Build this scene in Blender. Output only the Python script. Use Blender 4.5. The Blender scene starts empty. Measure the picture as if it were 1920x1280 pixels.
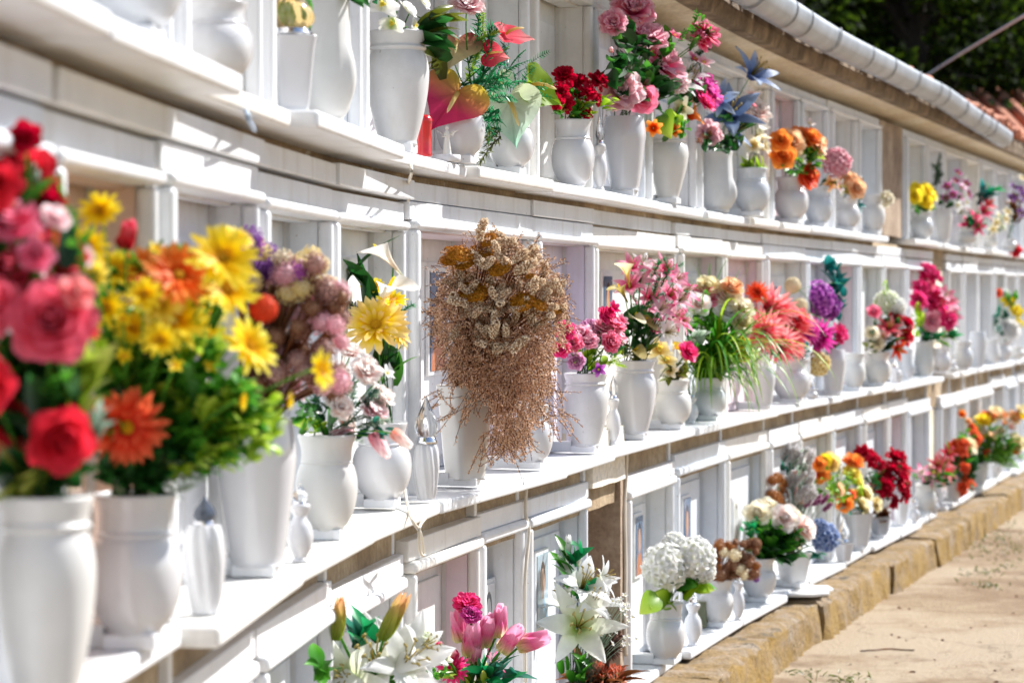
import bpy, math, random
from mathutils import Vector, Matrix, Quaternion
R = math.radians
rnd = random.Random(11)
scene = bpy.context.scene
COL = scene.collection

# ------------------------------------------------------------------ camera, sky, sun, exposure
CZ, FPX, HORIZON = 1.38, 4800.0, 557.0          # eye height, focal length in photo pixels, horizon row
cam_d = bpy.data.cameras.new('camera')
cam_d.lens, cam_d.sensor_width = 90.0, 36.0
cam_d.clip_start, cam_d.clip_end = 0.05, 2000
cam_d.dof.use_dof = True
cam_d.dof.focus_distance = 6.15
cam_d.dof.aperture_fstop = 5.6
cam = bpy.data.objects.new('camera', cam_d); COL.objects.link(cam)
cam.location = (0, 0, CZ)
cam.rotation_euler = (R(90) - math.atan((640 - HORIZON) / FPX), 0, 0)
scene.camera = cam

SUN_EL, SUN_AZ = R(43), R(55)  # azimuth measured from +Y towards +X
sun_dir = Vector((math.sin(SUN_AZ) * math.cos(SUN_EL), math.cos(SUN_AZ) * math.cos(SUN_EL), math.sin(SUN_EL)))
world = bpy.data.worlds.new('World'); scene.world = world; world.use_nodes = True
wn = world.node_tree.nodes; wl = world.node_tree.links
sky = wn.new('ShaderNodeTexSky'); sky.sky_type = 'NISHITA'; sky.sun_disc = False
sky.sun_elevation = SUN_EL; sky.sun_rotation = SUN_AZ
wl.new(sky.outputs[0], wn['Background'].inputs[0]); wn['Background'].inputs[1].default_value = 0.10
sd = bpy.data.lights.new('sun', 'SUN'); sd.energy = 4.8; sd.angle = R(0.5); sd.color = (1.0, 0.98, 0.95)
sun = bpy.data.objects.new('sun', sd); COL.objects.link(sun)
sun.rotation_euler = sun_dir.to_track_quat('Z', 'Y').to_euler()
scene.view_settings.view_transform = 'Standard'; scene.view_settings.look = 'None'
scene.view_settings.exposure = 0.92; scene.view_settings.gamma = 1.0
scene.cycles.max_bounces = 8; scene.cycles.diffuse_bounces = 5; scene.cycles.transmission_bounces = 6
scene.cycles.caustics_reflective = False; scene.cycles.caustics_refractive = False

# ------------------------------------------------------------------ the curved wall: shelf line C(s)
SL = [(0.5, .03), (3, .065), (4, .08), (4.6, .105), (5, .125), (5.5, .19), (6, .26), (6.5, .275), (7, .265), (8, .255), (9, .28), (10, .31), (11, .325), (60, .33)]
def slope(y):
    for (a, p), (b, q) in zip(SL, SL[1:]):
        if y <= b: return p + (q - p) * (y - a) / (b - a)
    return SL[-1][1]
TAB = []
def build_table():
    dy = 0.01; y = 0.8; x = 0; pts = []
    while y < 40:
        pts.append((x, y)); x += slope(y + dy / 2) * dy; y += dy
    ref = min(pts, key=lambda p: abs(p[1] - 4.6))[0]
    s = 0; last = None
    for x, y in pts:
        x = x - ref - .306
        if last: s += math.hypot(x - last[0], y - last[1])
        m = slope(y); k = math.hypot(1, m)
        TAB.append((s, x, y, m / k, 1 / k)); last = (x, y)
build_table()
SMAX = TAB[-1][0]
def W(s, n=0.0, z=0.0):
    s = max(0, min(SMAX - .001, s)); i = int(s / SMAX * (len(TAB) - 1))
    while i > 0 and TAB[i][0] > s: i -= 1
    while i < len(TAB) - 2 and TAB[i + 1][0] < s: i += 1
    a, b = TAB[i], TAB[i + 1]; f = (s - a[0]) / max(1e-9, b[0] - a[0])
    x = a[1] + (b[1] - a[1]) * f; y = a[2] + (b[2] - a[2]) * f
    tx = a[3] + (b[3] - a[3]) * f; ty = a[4] + (b[4] - a[4]) * f
    return Vector((x + ty * n, y - tx * n, z))
def TN(s):
    i = min(range(0, len(TAB), 1), key=lambda k: abs(TAB[k][0] - s)) if False else max(0, min(len(TAB) - 1, int(s / SMAX * (len(TAB) - 1))))
    return Vector((TAB[i][3], TAB[i][4], 0)), Vector((TAB[i][4], -TAB[i][3], 0))
def s_at(px, n=0.0):                              # where along the wall a photo column meets the line at offset n
    k = (px - 960) / FPX; lo, hi = 0.0, SMAX
    for _ in range(50):
        m = (lo + hi) / 2; p = W(m, n)
        if p.x - k * p.y < 0 and True: lo = m
        else: hi = m
    return (lo + hi) / 2
def n_of(p):                                      # signed distance in front of the shelf line
    best = min(TAB[::10], key=lambda t: (t[1] - p.x) ** 2 + (t[2] - p.y) ** 2)
    return (p.x - best[1]) * best[4] - (p.y - best[2]) * best[3]
def at(px, py, d):                                # the point of a photo pixel at distance d
    return Vector(((px - 960) / FPX * d, d, CZ - (py - HORIZON) / FPX * d))

# ------------------------------------------------------------------ materials
MATS = {}
def nt(name):
    m = bpy.data.materials.new(name); m.use_nodes = True
    return m, m.node_tree.nodes, m.node_tree.links, m.node_tree.nodes['Principled BSDF']
def noise(n, l, scale, detail=4, coord='Object', rough=.55):
    tc = n.new('ShaderNodeTexCoord'); t = n.new('ShaderNodeTexNoise')
    t.inputs['Scale'].default_value = scale; t.inputs['Detail'].default_value = detail; t.inputs['Roughness'].default_value = rough
    l.new(tc.outputs[coord], t.inputs['Vector']); return t
def ramp(n, l, src, stops):
    r = n.new('ShaderNodeValToRGB'); e = r.color_ramp.elements
    while len(e) < len(stops): e.new(.5)
    for k, (p, c) in zip(e, stops): k.position = p; k.color = (*c, 1)
    l.new(src, r.inputs[0]); return r
def mix(n, l, fac, a, b, kind='MIX'):
    m = n.new('ShaderNodeMix'); m.data_type = 'RGBA'; m.blend_type = kind
    for sock, v in ((m.inputs[0], fac), (m.inputs[6], a), (m.inputs[7], b)):
        if hasattr(v, 'default_value') or hasattr(v, 'is_output'): l.new(v, sock)
        elif isinstance(v, (int, float)): sock.default_value = v
        else: sock.default_value = (*v, 1)
    return m.outputs[2]
def bump(n, l, b, src, strength, dist=.01):
    k = n.new('ShaderNodeBump'); k.inputs['Strength'].default_value = strength; k.inputs['Distance'].default_value = dist
    l.new(src, k.inputs['Height']); l.new(k.outputs[0], b.inputs['Normal'])
def stone(name, stops, scale, rough=.85, bumpy=.4, fine=60, spot=None):
    if name in MATS: return MATS[name]
    m, n, l, b = nt(name)
    t = noise(n, l, scale, 8, rough=.68); c = ramp(n, l, t.outputs[0], stops).outputs[0]
    f = noise(n, l, fine, 6); fr = ramp(n, l, f.outputs[0], [(.35, (.72, .72, .72)), (.65, (1.15, 1.15, 1.15))])
    c = mix(n, l, .6, c, fr.outputs[0], 'MULTIPLY')
    if spot:
        s = noise(n, l, spot[1], 5, rough=.7); sr = ramp(n, l, s.outputs[0], [(spot[2], (0, 0, 0)), (spot[2] + .09, (1, 1, 1))])
        c = mix(n, l, sr.outputs[0], c, spot[0])
    l.new(c, b.inputs['Base Color']); b.inputs['Roughness'].default_value = rough
    if bumpy: bump(n, l, b, f.outputs[0], bumpy, .006)
    MATS[name] = m; return m
def marble(name, tint):
    if name in MATS: return MATS[name]
    m, n, l, b = nt(name)
    t = noise(n, l, 3.1, 8, rough=.7); v = [c * .93 for c in tint]
    c = ramp(n, l, t.outputs[0], [(.40, tint), (.49, v), (.55, tint)]).outputs[0]
    d = noise(n, l, 7, 8, rough=.75); dr = ramp(n, l, d.outputs[0], [(.62, (0, 0, 0)), (.80, (.55, .55, .55))])
    c = mix(n, l, dr.outputs[0], c, (.58, .52, .42))
    mp = n.new('ShaderNodeMapping'); mp.inputs['Scale'].default_value = (22, 22, 2.2); tc = n.new('ShaderNodeTexCoord'); l.new(tc.outputs['Object'], mp.inputs[0])
    k = n.new('ShaderNodeTexNoise'); k.inputs['Scale'].default_value = 1; k.inputs['Detail'].default_value = 5; l.new(mp.outputs[0], k.inputs['Vector'])
    kr = ramp(n, l, k.outputs[0], [(.56, (0, 0, 0)), (.75, (.5, .5, .5))]); c = mix(n, l, kr.outputs[0], c, (.50, .46, .40))
    sp = noise(n, l, 85, 2); spr = ramp(n, l, sp.outputs[0], [(.735, (0, 0, 0)), (.765, (.7, .7, .7))])
    c = mix(n, l, spr.outputs[0], c, (.30, .25, .2))
    l.new(c, b.inputs['Base Color']); b.inputs['Roughness'].default_value = .38
    bump(n, l, b, d.outputs[0], .06, .004)
    MATS[name] = m; return m
def plain(name, col, rough=.5, metal=0, trans=0, coat=0, var=.12, scale=8, emit=None):
    if name in MATS: return MATS[name]
    m, n, l, b = nt(name)
    t = noise(n, l, scale, 4); c = ramp(n, l, t.outputs[0], [(.3, [x * (1 - var) for x in col]), (.7, [min(1, x * (1 + var)) for x in col])])
    l.new(c.outputs[0], b.inputs['Base Color'])
    b.inputs['Roughness'].default_value = rough; b.inputs['Metallic'].default_value = metal
    b.inputs['Transmission Weight'].default_value = trans; b.inputs['Coat Weight'].default_value = coat
    b.inputs['Coat Roughness'].default_value = .05
    MATS[name] = m; return m
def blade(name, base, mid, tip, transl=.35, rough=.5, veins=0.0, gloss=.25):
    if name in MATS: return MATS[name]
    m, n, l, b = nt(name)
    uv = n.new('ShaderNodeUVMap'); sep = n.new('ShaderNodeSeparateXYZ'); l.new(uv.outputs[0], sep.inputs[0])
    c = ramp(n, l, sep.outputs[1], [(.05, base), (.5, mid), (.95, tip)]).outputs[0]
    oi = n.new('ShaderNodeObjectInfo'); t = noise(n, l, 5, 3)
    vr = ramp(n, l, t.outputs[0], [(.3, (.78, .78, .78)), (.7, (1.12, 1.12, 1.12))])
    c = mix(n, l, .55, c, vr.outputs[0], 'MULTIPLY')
    if veins:
        w = n.new('ShaderNodeMath'); w.operation = 'SINE'; mu = n.new('ShaderNodeMath'); mu.operation = 'MULTIPLY'; mu.inputs[1].default_value = 60
        l.new(sep.outputs[0], mu.inputs[0]); l.new(mu.outputs[0], w.inputs[0])
        wr = ramp(n, l, w.outputs[0], [(.55, (1, 1, 1)), (.95, (1 - veins, 1 - veins, 1 - veins))])
        c = mix(n, l, 1.0, c, wr.outputs[0], 'MULTIPLY')
    l.new(c, b.inputs['Base Color']); b.inputs['Roughness'].default_value = rough
    b.inputs['Specular IOR Level'].default_value = gloss
    tr = n.new('ShaderNodeBsdfTranslucent'); l.new(c, tr.inputs[0])
    mx = n.new('ShaderNodeMixShader'); mx.inputs[0].default_value = transl
    l.new(b.outputs[0], mx.inputs[1]); l.new(tr.outputs[0], mx.inputs[2])
    l.new(mx.outputs[0], n['Material Output'].inputs[0])
    MATS[name] = m; return m

WHITE = (.755, .765, .78)
M_MARBLE = [marble('white_marble', WHITE), marble('ivory_marble', (.77, .755, .72)), marble('cool_marble', (.71, .745, .79))]
M_PINK = marble('marble_tinted_pink', (.74, .61, .65)); M_LAV = marble('marble_tinted_lavender', (.70, .66, .76)); M_TAN = marble('marble_tinted_peach', (.72, .52, .42))  # the same marble pattern tinted pink, lavender and peach
M_PORC = plain('porcelain', (.60, .60, .615), .16, coat=.4, var=.03, scale=9)
M_PORCS = [M_PORC, M_PORC, plain('cool_porcelain', (.55, .57, .60), .22, coat=.3, var=.05, scale=7), plain('matt_ceramic', (.62, .61, .585), .4, coat=.1, var=.06, scale=11), marble('vase_marble', (.64, .64, .64))]
M_PORC2 = plain('cream_porcelain', (.76, .73, .66), .2, coat=.3, var=.03, scale=3)
M_GREYPOT = plain('grey_pot', (.36, .37, .39), .4, var=.06)
M_SOIL = stone('soil', [(.3, (.03, .022, .015)), (.7, (.08, .055, .035))], 30)
M_CONC = stone('raw_concrete', [(.3, (.17, .115, .065)), (.5, (.36, .26, .155)), (.7, (.52, .41, .27))], 5, bumpy=.8, spot=((.74, .70, .60), 4.0, .62))
M_PIER = stone('stained_concrete', [(.3, (.17, .115, .075)), (.5, (.32, .23, .16)), (.72, (.48, .38, .28))], 6, bumpy=.6)
M_PLASTER = stone('cream_plaster', [(.3, (.62, .52, .38)), (.5, (.74, .66, .52)), (.7, (.82, .77, .68))], 3, bumpy=.25, spot=((.42, .31, .2), 5.0, .66))
M_BEAM = stone('weathered_beam', [(.3, (.08, .055, .035)), (.5, (.20, .145, .095)), (.7, (.38, .29, .2))], 7, bumpy=.6, spot=((.66, .6, .5), 9.0, .63))
M_TILE = stone('terracotta', [(.3, (.34, .10, .05)), (.5, (.52, .19, .10)), (.7, (.60, .30, .19))], 9, bumpy=.3)
M_GUT = plain('painted_gutter', (.38, .41, .45), .42, metal=.3, var=.16, scale=6)
M_GUT2 = plain('gutter_seam', (.36, .38, .41), .45, metal=.3)
M_IRON = plain('dark_iron', (.045, .04, .038), .5, metal=.6)
M_CHROME = plain('chrome', (.72, .72, .74), .12, metal=1, var=.05)
M_GLASS = plain('clear_glass', (.95, .95, .95), .03, trans=1, var=0)
M_AMBER = plain('amber_glass', (.95, .62, .25), .05, trans=.85, var=.2)
M_REDPL = plain('red_plastic', (.72, .012, .02), .18, trans=.25, coat=.5, var=.1)
M_CORD = plain('beige_cord', (.66, .60, .5), .5)
M_CABLE = plain('grey_cable', (.36, .45, .58), .5)

# ------------------------------------------------------------------ mesh building
class MB:
    def __init__(s): s.v = []; s.f = []; s.uv = []; s.m = []
    def add(s, vs, fs, uvs=None, m=0):
        o = len(s.v); s.v += [tuple(p) for p in vs]
        for f in fs:
            s.f.append([i + o for i in f]); s.m.append(m)
            s.uv += [uvs[i] for i in f] if uvs else [(.5, .5)] * len(f)
    def grid(s, rows, m=0, uvf=None, closed=False):
        nu, nv = len(rows[0]), len(rows); vs = [p for r in rows for p in r]
        uvs = [(i / max(1, nu - 1), j / max(1, nv - 1)) for j in range(nv) for i in range(nu)]
        fs = []
        for j in range(nv - 1):
            for i in range(nu if closed else nu - 1):
                a = j * nu + i; b = j * nu + (i + 1) % nu
                fs.append((a, b, b + nu, a + nu))
        s.add(vs, fs, uvs, m)
    def box(s, F, x0, x1, y0, y1, z0, z1, m=0):
        P = [F(x, y, z) for z in (z0, z1) for y in (y0, y1) for x in (x0, x1)]
        s.add(P, [(0, 2, 3, 1), (4, 5, 7, 6), (0, 1, 5, 4), (2, 6, 7, 3), (0, 4, 6, 2), (1, 3, 7, 5)], None, m)
    def tube(s, pts, r, k=6, m=0, cap=False):
        rows = []; up = Vector((.31, .23, .92)).normalized()
        for i, p in enumerate(pts):
            t = (pts[min(i + 1, len(pts) - 1)] - pts[max(i - 1, 0)])
            t = t.normalized() if t.length > 1e-9 else Vector((0, 0, 1))
            a = t.cross(up); a = a.normalized() if a.length > 1e-4 else t.orthogonal().normalized(); b = t.cross(a)
            rr = r[i] if isinstance(r, (list, tuple)) else r
            rows.append([p + a * (rr * math.cos(q * 2 * math.pi / k)) + b * (rr * math.sin(q * 2 * math.pi / k)) for q in range(k)])
        s.grid(rows, m, closed=True)
        if cap:
            o = len(s.v); n = len(pts)
            s.f.append([o - k + q for q in range(k)]); s.m.append(m); s.uv += [(.5, 1)] * k
            s.f.append([o - n * k + k - 1 - q for q in range(k)]); s.m.append(m); s.uv += [(.5, 0)] * k
    def lathe(s, prof, k=28, m=0, fn=None, c=Vector((0, 0, 0)), cap=False):
        rows = [[c + Vector(((fn(q * 2 * math.pi / k, z, r) if fn else r) * math.cos(q * 2 * math.pi / k),
                             (fn(q * 2 * math.pi / k, z, r) if fn else r) * math.sin(q * 2 * math.pi / k), z)) for q in range(k)] for r, z in prof]
        s.grid(rows, m, closed=True)
    def ball(s, c, r, m=0, k=8, j=6, sq=(1, 1, 1)):
        rows = [[c + Vector((r * sq[0] * math.sin(math.pi * (b + .02) / (j + .04)) * math.cos(2 * math.pi * a / k),
                             r * sq[1] * math.sin(math.pi * (b + .02) / (j + .04)) * math.sin(2 * math.pi * a / k),
                             -r * sq[2] * math.cos(math.pi * (b + .02) / (j + .04)))) for a in range(k)] for b in range(j + 1)]
        s.grid(rows, m, closed=True)
    def mesh(s, name, mats, smooth=True):
        me = bpy.data.meshes.new(name); me.from_pydata(s.v, [], s.f)
        for mm in mats: me.materials.append(mm)
        u = me.uv_layers.new(name='UVMap'); flat = [c for p in s.uv for c in p]
        u.data.foreach_set('uv', flat)
        me.polygons.foreach_set('material_index', s.m)
        me.polygons.foreach_set('use_smooth', [smooth] * len(me.polygons)); me.update(); return me
def link(name, me, parent=None, loc=(0, 0, 0)):
    o = bpy.data.objects.new(name, me); COL.objects.link(o); o.location = loc
    if parent: o.parent = parent
    return o
def tag(o, label=None, cat=None, group=None, kind=None):
    if label: o['label'] = label
    if cat: o['category'] = cat
    if group: o['group'] = group
    if kind: o['kind'] = kind
    return o
def empty(name, loc, label, cat, group=None):
    o = bpy.data.objects.new(name, None); COL.objects.link(o); o.location = loc; o.empty_display_size = .05
    return tag(o, label, cat, group)
def bevel(o, w, seg=2):
    b = o.modifiers.new('bevel', 'BEVEL'); b.width = w; b.segments = seg; b.limit_method = 'ANGLE'; b.angle_limit = R(40)
    return o
IDF = lambda x, y, z: Vector((x, y, z))

def sweep(mb, prof, s0, s1, step=.25, m=0, closed=True, wob=0):
    k = max(2, int((s1 - s0) / step)); rows = []
    for i in range(k + 1):
        s = s0 + (s1 - s0) * i / k
        rows.append([W(s, n + (rnd.uniform(-wob, wob) if wob else 0), z + (rnd.uniform(-wob, wob) if wob else 0)) for n, z in prof])
    mb.grid(rows, m, closed=closed)
    if closed:
        o = len(mb.v); q = len(prof); t = (k + 1) * q
        mb.add(rows[0], [tuple(range(q))], None, m); mb.add(rows[-1], [tuple(reversed(range(q)))], None, m)
def rect(n0, n1, z0, z1): return [(n0, z0), (n1, z0), (n1, z1), (n0, z1)]

# ------------------------------------------------------------------ ground, kerb, hill
S0, S1 = .2, 26.0
def make_ground():
    m, n, l, b = nt('worn_walkway')
    t = noise(n, l, 1.3, 8, rough=.7); c = ramp(n, l, t.outputs[0], [(.34, (.10, .055, .025)), (.47, (.235, .15, .08)), (.63, (.37, .275, .17))]).outputs[0]
    f = noise(n, l, 38, 6, rough=.7); fr = ramp(n, l, f.outputs[0], [(.3, (.6, .6, .6)), (.65, (1.15, 1.15, 1.15))])
    c = mix(n, l, .75, c, fr.outputs[0], 'MULTIPLY')
    st = noise(n, l, 4.5, 6, rough=.65); sr = ramp(n, l, st.outputs[0], [(.56, (0, 0, 0)), (.68, (.7, .7, .7))])
    c = mix(n, l, sr.outputs[0], c, (.25, .16, .09))
    vo = n.new('ShaderNodeTexVoronoi'); vo.feature = 'DISTANCE_TO_EDGE'; vo.inputs['Scale'].default_value = .42
    tc = n.new('ShaderNodeTexCoord'); nd = noise(n, l, 2.5, 5); va = n.new('ShaderNodeVectorMath'); va.operation = 'MULTIPLY_ADD'
    l.new(nd.outputs[1], va.inputs[0]); va.inputs[1].default_value = (.5, .5, .5); l.new(tc.outputs['Object'], va.inputs[2])
    l.new(va.outputs[0], vo.inputs['Vector']); cr = ramp(n, l, vo.outputs[0], [(.0, (.6, .6, .6)), (.004, (0, 0, 0))])
    pt = noise(n, l, .55, 6, rough=.7); pr = ramp(n, l, pt.outputs[0], [(.46, (0, 0, 0)), (.54, (.9, .9, .9))]); c = mix(n, l, pr.outputs[0], c, (.41, .325, .225))
    gr = noise(n, l, 3.2, 6, rough=.75); gp = ramp(n, l, gr.outputs[0], [(.64, (0, 0, 0)), (.72, (.65, .65, .65))]); c = mix(n, l, gp.outputs[0], c, (.16, .15, .05))
    c = mix(n, l, cr.outputs[0], c, (.13, .085, .05))
    l.new(c, b.inputs['Base Color']); b.inputs['Roughness'].default_value = .9
    bump(n, l, b, f.outputs[0], .9, .02)
    mb = MB(); k = 24
    xs = [-200, -60, -20, -5, 0, 1, 2, 3, 4, 5, 6, 8, 12, 30, 80, 200]; ys = [-200, -40, -10, 0, 4, 8, 12, 16, 20, 26, 40, 80, 200]
    mb.grid([[Vector((x, y, 0)) for x in xs] for y in ys])
    tag(link('ground', mb.mesh('ground', [m])), kind='structure')
make_ground()
def make_kerb():
    m = stone('kerb_stone', [(.3, (.15, .095, .04)), (.45, (.27, .17, .06)), (.58, (.30, .22, .14)), (.75, (.40, .34, .27))], 7, bumpy=1.0, spot=((.10, .075, .045), 8, .57))
    n_, l_ = m.node_tree.nodes, m.node_tree.links
    ge = n_.new('ShaderNodeNewGeometry'); se = n_.new('ShaderNodeSeparateXYZ'); l_.new(ge.outputs['True Normal'], se.inputs[0])
    fz = ramp(n_, l_, se.outputs[2], [(.35, (1, 1, 1)), (.6, (0, 0, 0))]); ln = noise(n_, l_, 4, 7, rough=.7); lr = ramp(n_, l_, ln.outputs[0], [(.40, (0, 0, 0)), (.56, (.68, .68, .68))])
    lf = mix(n_, l_, 1.0, fz.outputs[0], lr.outputs[0], 'MULTIPLY'); bc = n_['Principled BSDF'].inputs['Base Color']; l_.new(mix(n_, l_, lf, bc.links[0].from_socket, (.36, .215, .035)), bc)
    b_ = n_['Principled BSDF']; big = noise(n_, l_, 16, 8, rough=.7); bk = n_.new('ShaderNodeBump'); bk.inputs['Strength'].default_value = 1; bk.inputs['Distance'].default_value = .03
    old = b_.inputs['Normal'].links[0].from_socket; l_.new(big.outputs[0], bk.inputs['Height']); l_.new(old, bk.inputs['Normal']); l_.new(bk.outputs[0], b_.inputs['Normal'])
    mb = MB(); s = .6; r = random.Random(5)
    while s < S1:
        L = r.uniform(.7, 1.35); n1 = .135 + r.uniform(-.02, .025); zt = .158 + r.uniform(-.012, .004); g = r.uniform(.002, .006)
        k = 18; rows = []
        for i in range(k + 1):
            q = s + g + (L - g) * i / k; e = .008 if i in (0, k) else 0
            a = lambda v: r.uniform(-v, v) * 1.7
            rows.append([W(q, -.34, .01), W(q, -.34, zt - e), W(q, -.15, zt - e + a(.004)), W(q, -.02, zt - e + a(.005)), W(q, n1 - .03, zt - e + a(.005)),
                         W(q, n1 - .004 + a(.005), zt - .004 - e + a(.005)), W(q, n1 + .006 + a(.006) - e, zt - .018 + a(.005)),
                         W(q, n1 + .012 + a(.007) - e, zt * .45), W(q, n1 + .018 + a(.01) - e * .5, -.02)])
        mb.grid(rows); q = len(rows[0])
        mb.add(rows[0], [tuple(range(q))]); mb.add(rows[-1], [tuple(reversed(range(q)))])
        s += L
    me = mb.mesh('kerb', [m]); me.set_sharp_from_angle(angle=R(28)); tag(link('kerb', me), kind='structure')
make_kerb()
def make_hill():
    m = stone('dark_hillside', [(.3, (.003, .005, .003)), (.5, (.006, .010, .005)), (.7, (.014, .020, .008))], .6, bumpy=.5, fine=5)
    mb = MB(); rows = []
    r = random.Random(8)
    for j in range(12):
        rows.append([Vector((-60 + i * 5, 58 + j * 1.6 + r.uniform(-.8, .8), -1 + j * 3.2 + (r.uniform(-.8, .8) if j else 0))) for i in range(30)])
    mb.grid(rows); tag(link('hill', mb.mesh('hill', [m])), kind='structure')
make_hill()

# ------------------------------------------------------------------ the columbarium: one thing, its niches and trim are its parts
WALL = empty('columbarium', W(3.5, -.3, 0), 'long curved white marble burial wall with three rows of niches', 'burial wall')
OFF = WALL.location.copy()
def part(name, mb, mats, parent=None, smooth=False, bev=0, seg=2):
    mb.v = [(x - OFF.x, y - OFF.y, z - OFF.z) for x, y, z in mb.v]
    o = link(name, mb.mesh(name, mats if isinstance(mats, list) else [mats], smooth), parent or WALL)
    if bev: bevel(o, bev, seg)
    return o
ZB, ZM, ZU = .196, .944, 1.684                     # shelf tops
c = MB(); sweep(c, rect(-.75, -.335, -.02, 2.27), S0, S1)
sweep(c, rect(-.334, -.082, .76, .912), S0, S1, .12, wob=.0015); sweep(c, rect(-.334, -.088, 1.54, 1.652), S0, S1, .12, wob=.002)
part('concrete_core', c, M_CONC)
c = MB(); sweep(c, [(-.334, 2.262), (.078, 2.318), (.078, 2.33), (-.334, 2.33)], S0, S1); part('soffit', c, M_PLASTER)
c = MB(); sweep(c, [(.03, 2.312), (.085, 2.312), (.098, 2.36), (.094, 2.44), (.03, 2.44)], S0, 20.5, .2); part('eave_beam', c, M_BEAM)
SG = s_at(1884, .17)                                # the gutter stops here
def make_gutter():
    c = MB(); k = max(2, int((SG - S0) / .2)); rows = []
    sk = s_at(1745, .17)
    for i in range(k + 1):
        s = S0 + (SG - S0) * i / k; dz = -.055 * max(0, (s - sk) / (SG - sk)); dn = -.03 * max(0, (s - sk) / (SG - sk)); w = .003 * math.sin(s * 3.1)
        prof = [(math.cos(a), math.sin(a)) for a in [R(x) for x in range(180, 381, 20)]]
        rr = .062
        rows.append([W(s, .185 + dn + rr * x + w, 2.405 + dz + rr * y * 1.05) for x, y in prof] +
                    [W(s, .185 + dn + (rr - .006) * x + w, 2.409 + dz + (rr - .006) * y) for x, y in reversed(prof)])
    c.grid(rows, closed=True); o = part('gutter', c, M_GUT, smooth=True)
    c2 = MB(); e = W(SG - .01, .155, 2.35)
    s = S0 + .3; i = 0; r = random.Random(3)
    while s < SG - .1:
        dz = -.055 * max(0, (s - sk) / (SG - sk)); dn = -.03 * max(0, (s - sk) / (SG - sk))
        b = MB(); joint = i % 3 == 2; rr = .066
        for q in range(2):
            pass
        pts = [(math.cos(R(x)), math.sin(R(x))) for x in range(170, 391, 15)]
        wd = .022 if joint else .009
        t, n = TN(s)
        b.grid([[W(s + (q - .5) * wd, .185 + dn + rr * x, 2.405 + dz + rr * y * 1.05) for x, y in pts] for q in range(2)])
        b.grid([[W(s + (q - .5) * wd, .185 + dn + (rr + .003) * x, 2.405 + dz + (rr + .003) * y * 1.05) for x, y in pts] for q in (1, 0)])
        if not joint: b.tube([W(s, .185 + dn - rr, 2.417 + dz), W(s, .09, 2.40), W(s + .02, .085, 2.37)], .004, 5)
        part('gutter_joint' if joint else 'gutter_bracket', b, M_GUT2 if joint else M_IRON, o, True)
        s += r.uniform(.24, .85); i += 1
make_gutter()
def make_roof():
    c = MB(); sweep(c, [(.12, 2.425), (.12, 2.44), (-1.2, 2.74), (-1.2, 2.66)], S0, S1)
    roof = part('roof', c, M_TILE)
    b = MB(); s = 1.0; r = random.Random(4)
    while s < 24:
        for row in range(3):
            n0 = .15 - row * .30 + r.uniform(-.03, .04); z0 = 2.398 + row * .066 + r.uniform(-.008, .012); t = .10 + r.uniform(-.006, .006)
            ds = r.uniform(-.012, .012)
            for sg in (1,):
                arc = [R(x) for x in range(0, 181, 18)]
                rows = [[W(s + ds + t * (1 - .12 * q) * math.cos(a), n0 - .36 * q, z0 + .095 * q + t * .62 * math.sin(a)) for a in arc] for q in (0, .5, 1)]
                rows2 = [[W(s + ds + (t - .014) * (1 - .12 * q) * math.cos(a), n0 - .36 * q, z0 + .095 * q + (t - .016) * .62 * math.sin(a)) for a in arc] for q in (0, .5, 1)]
                b.grid(rows); b.grid([list(reversed(x)) for x in rows2]); b.grid([rows[0], rows2[0]])
        s += .205
    part('roof_tiles', b, M_TILE, roof, True)
make_roof()

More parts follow.
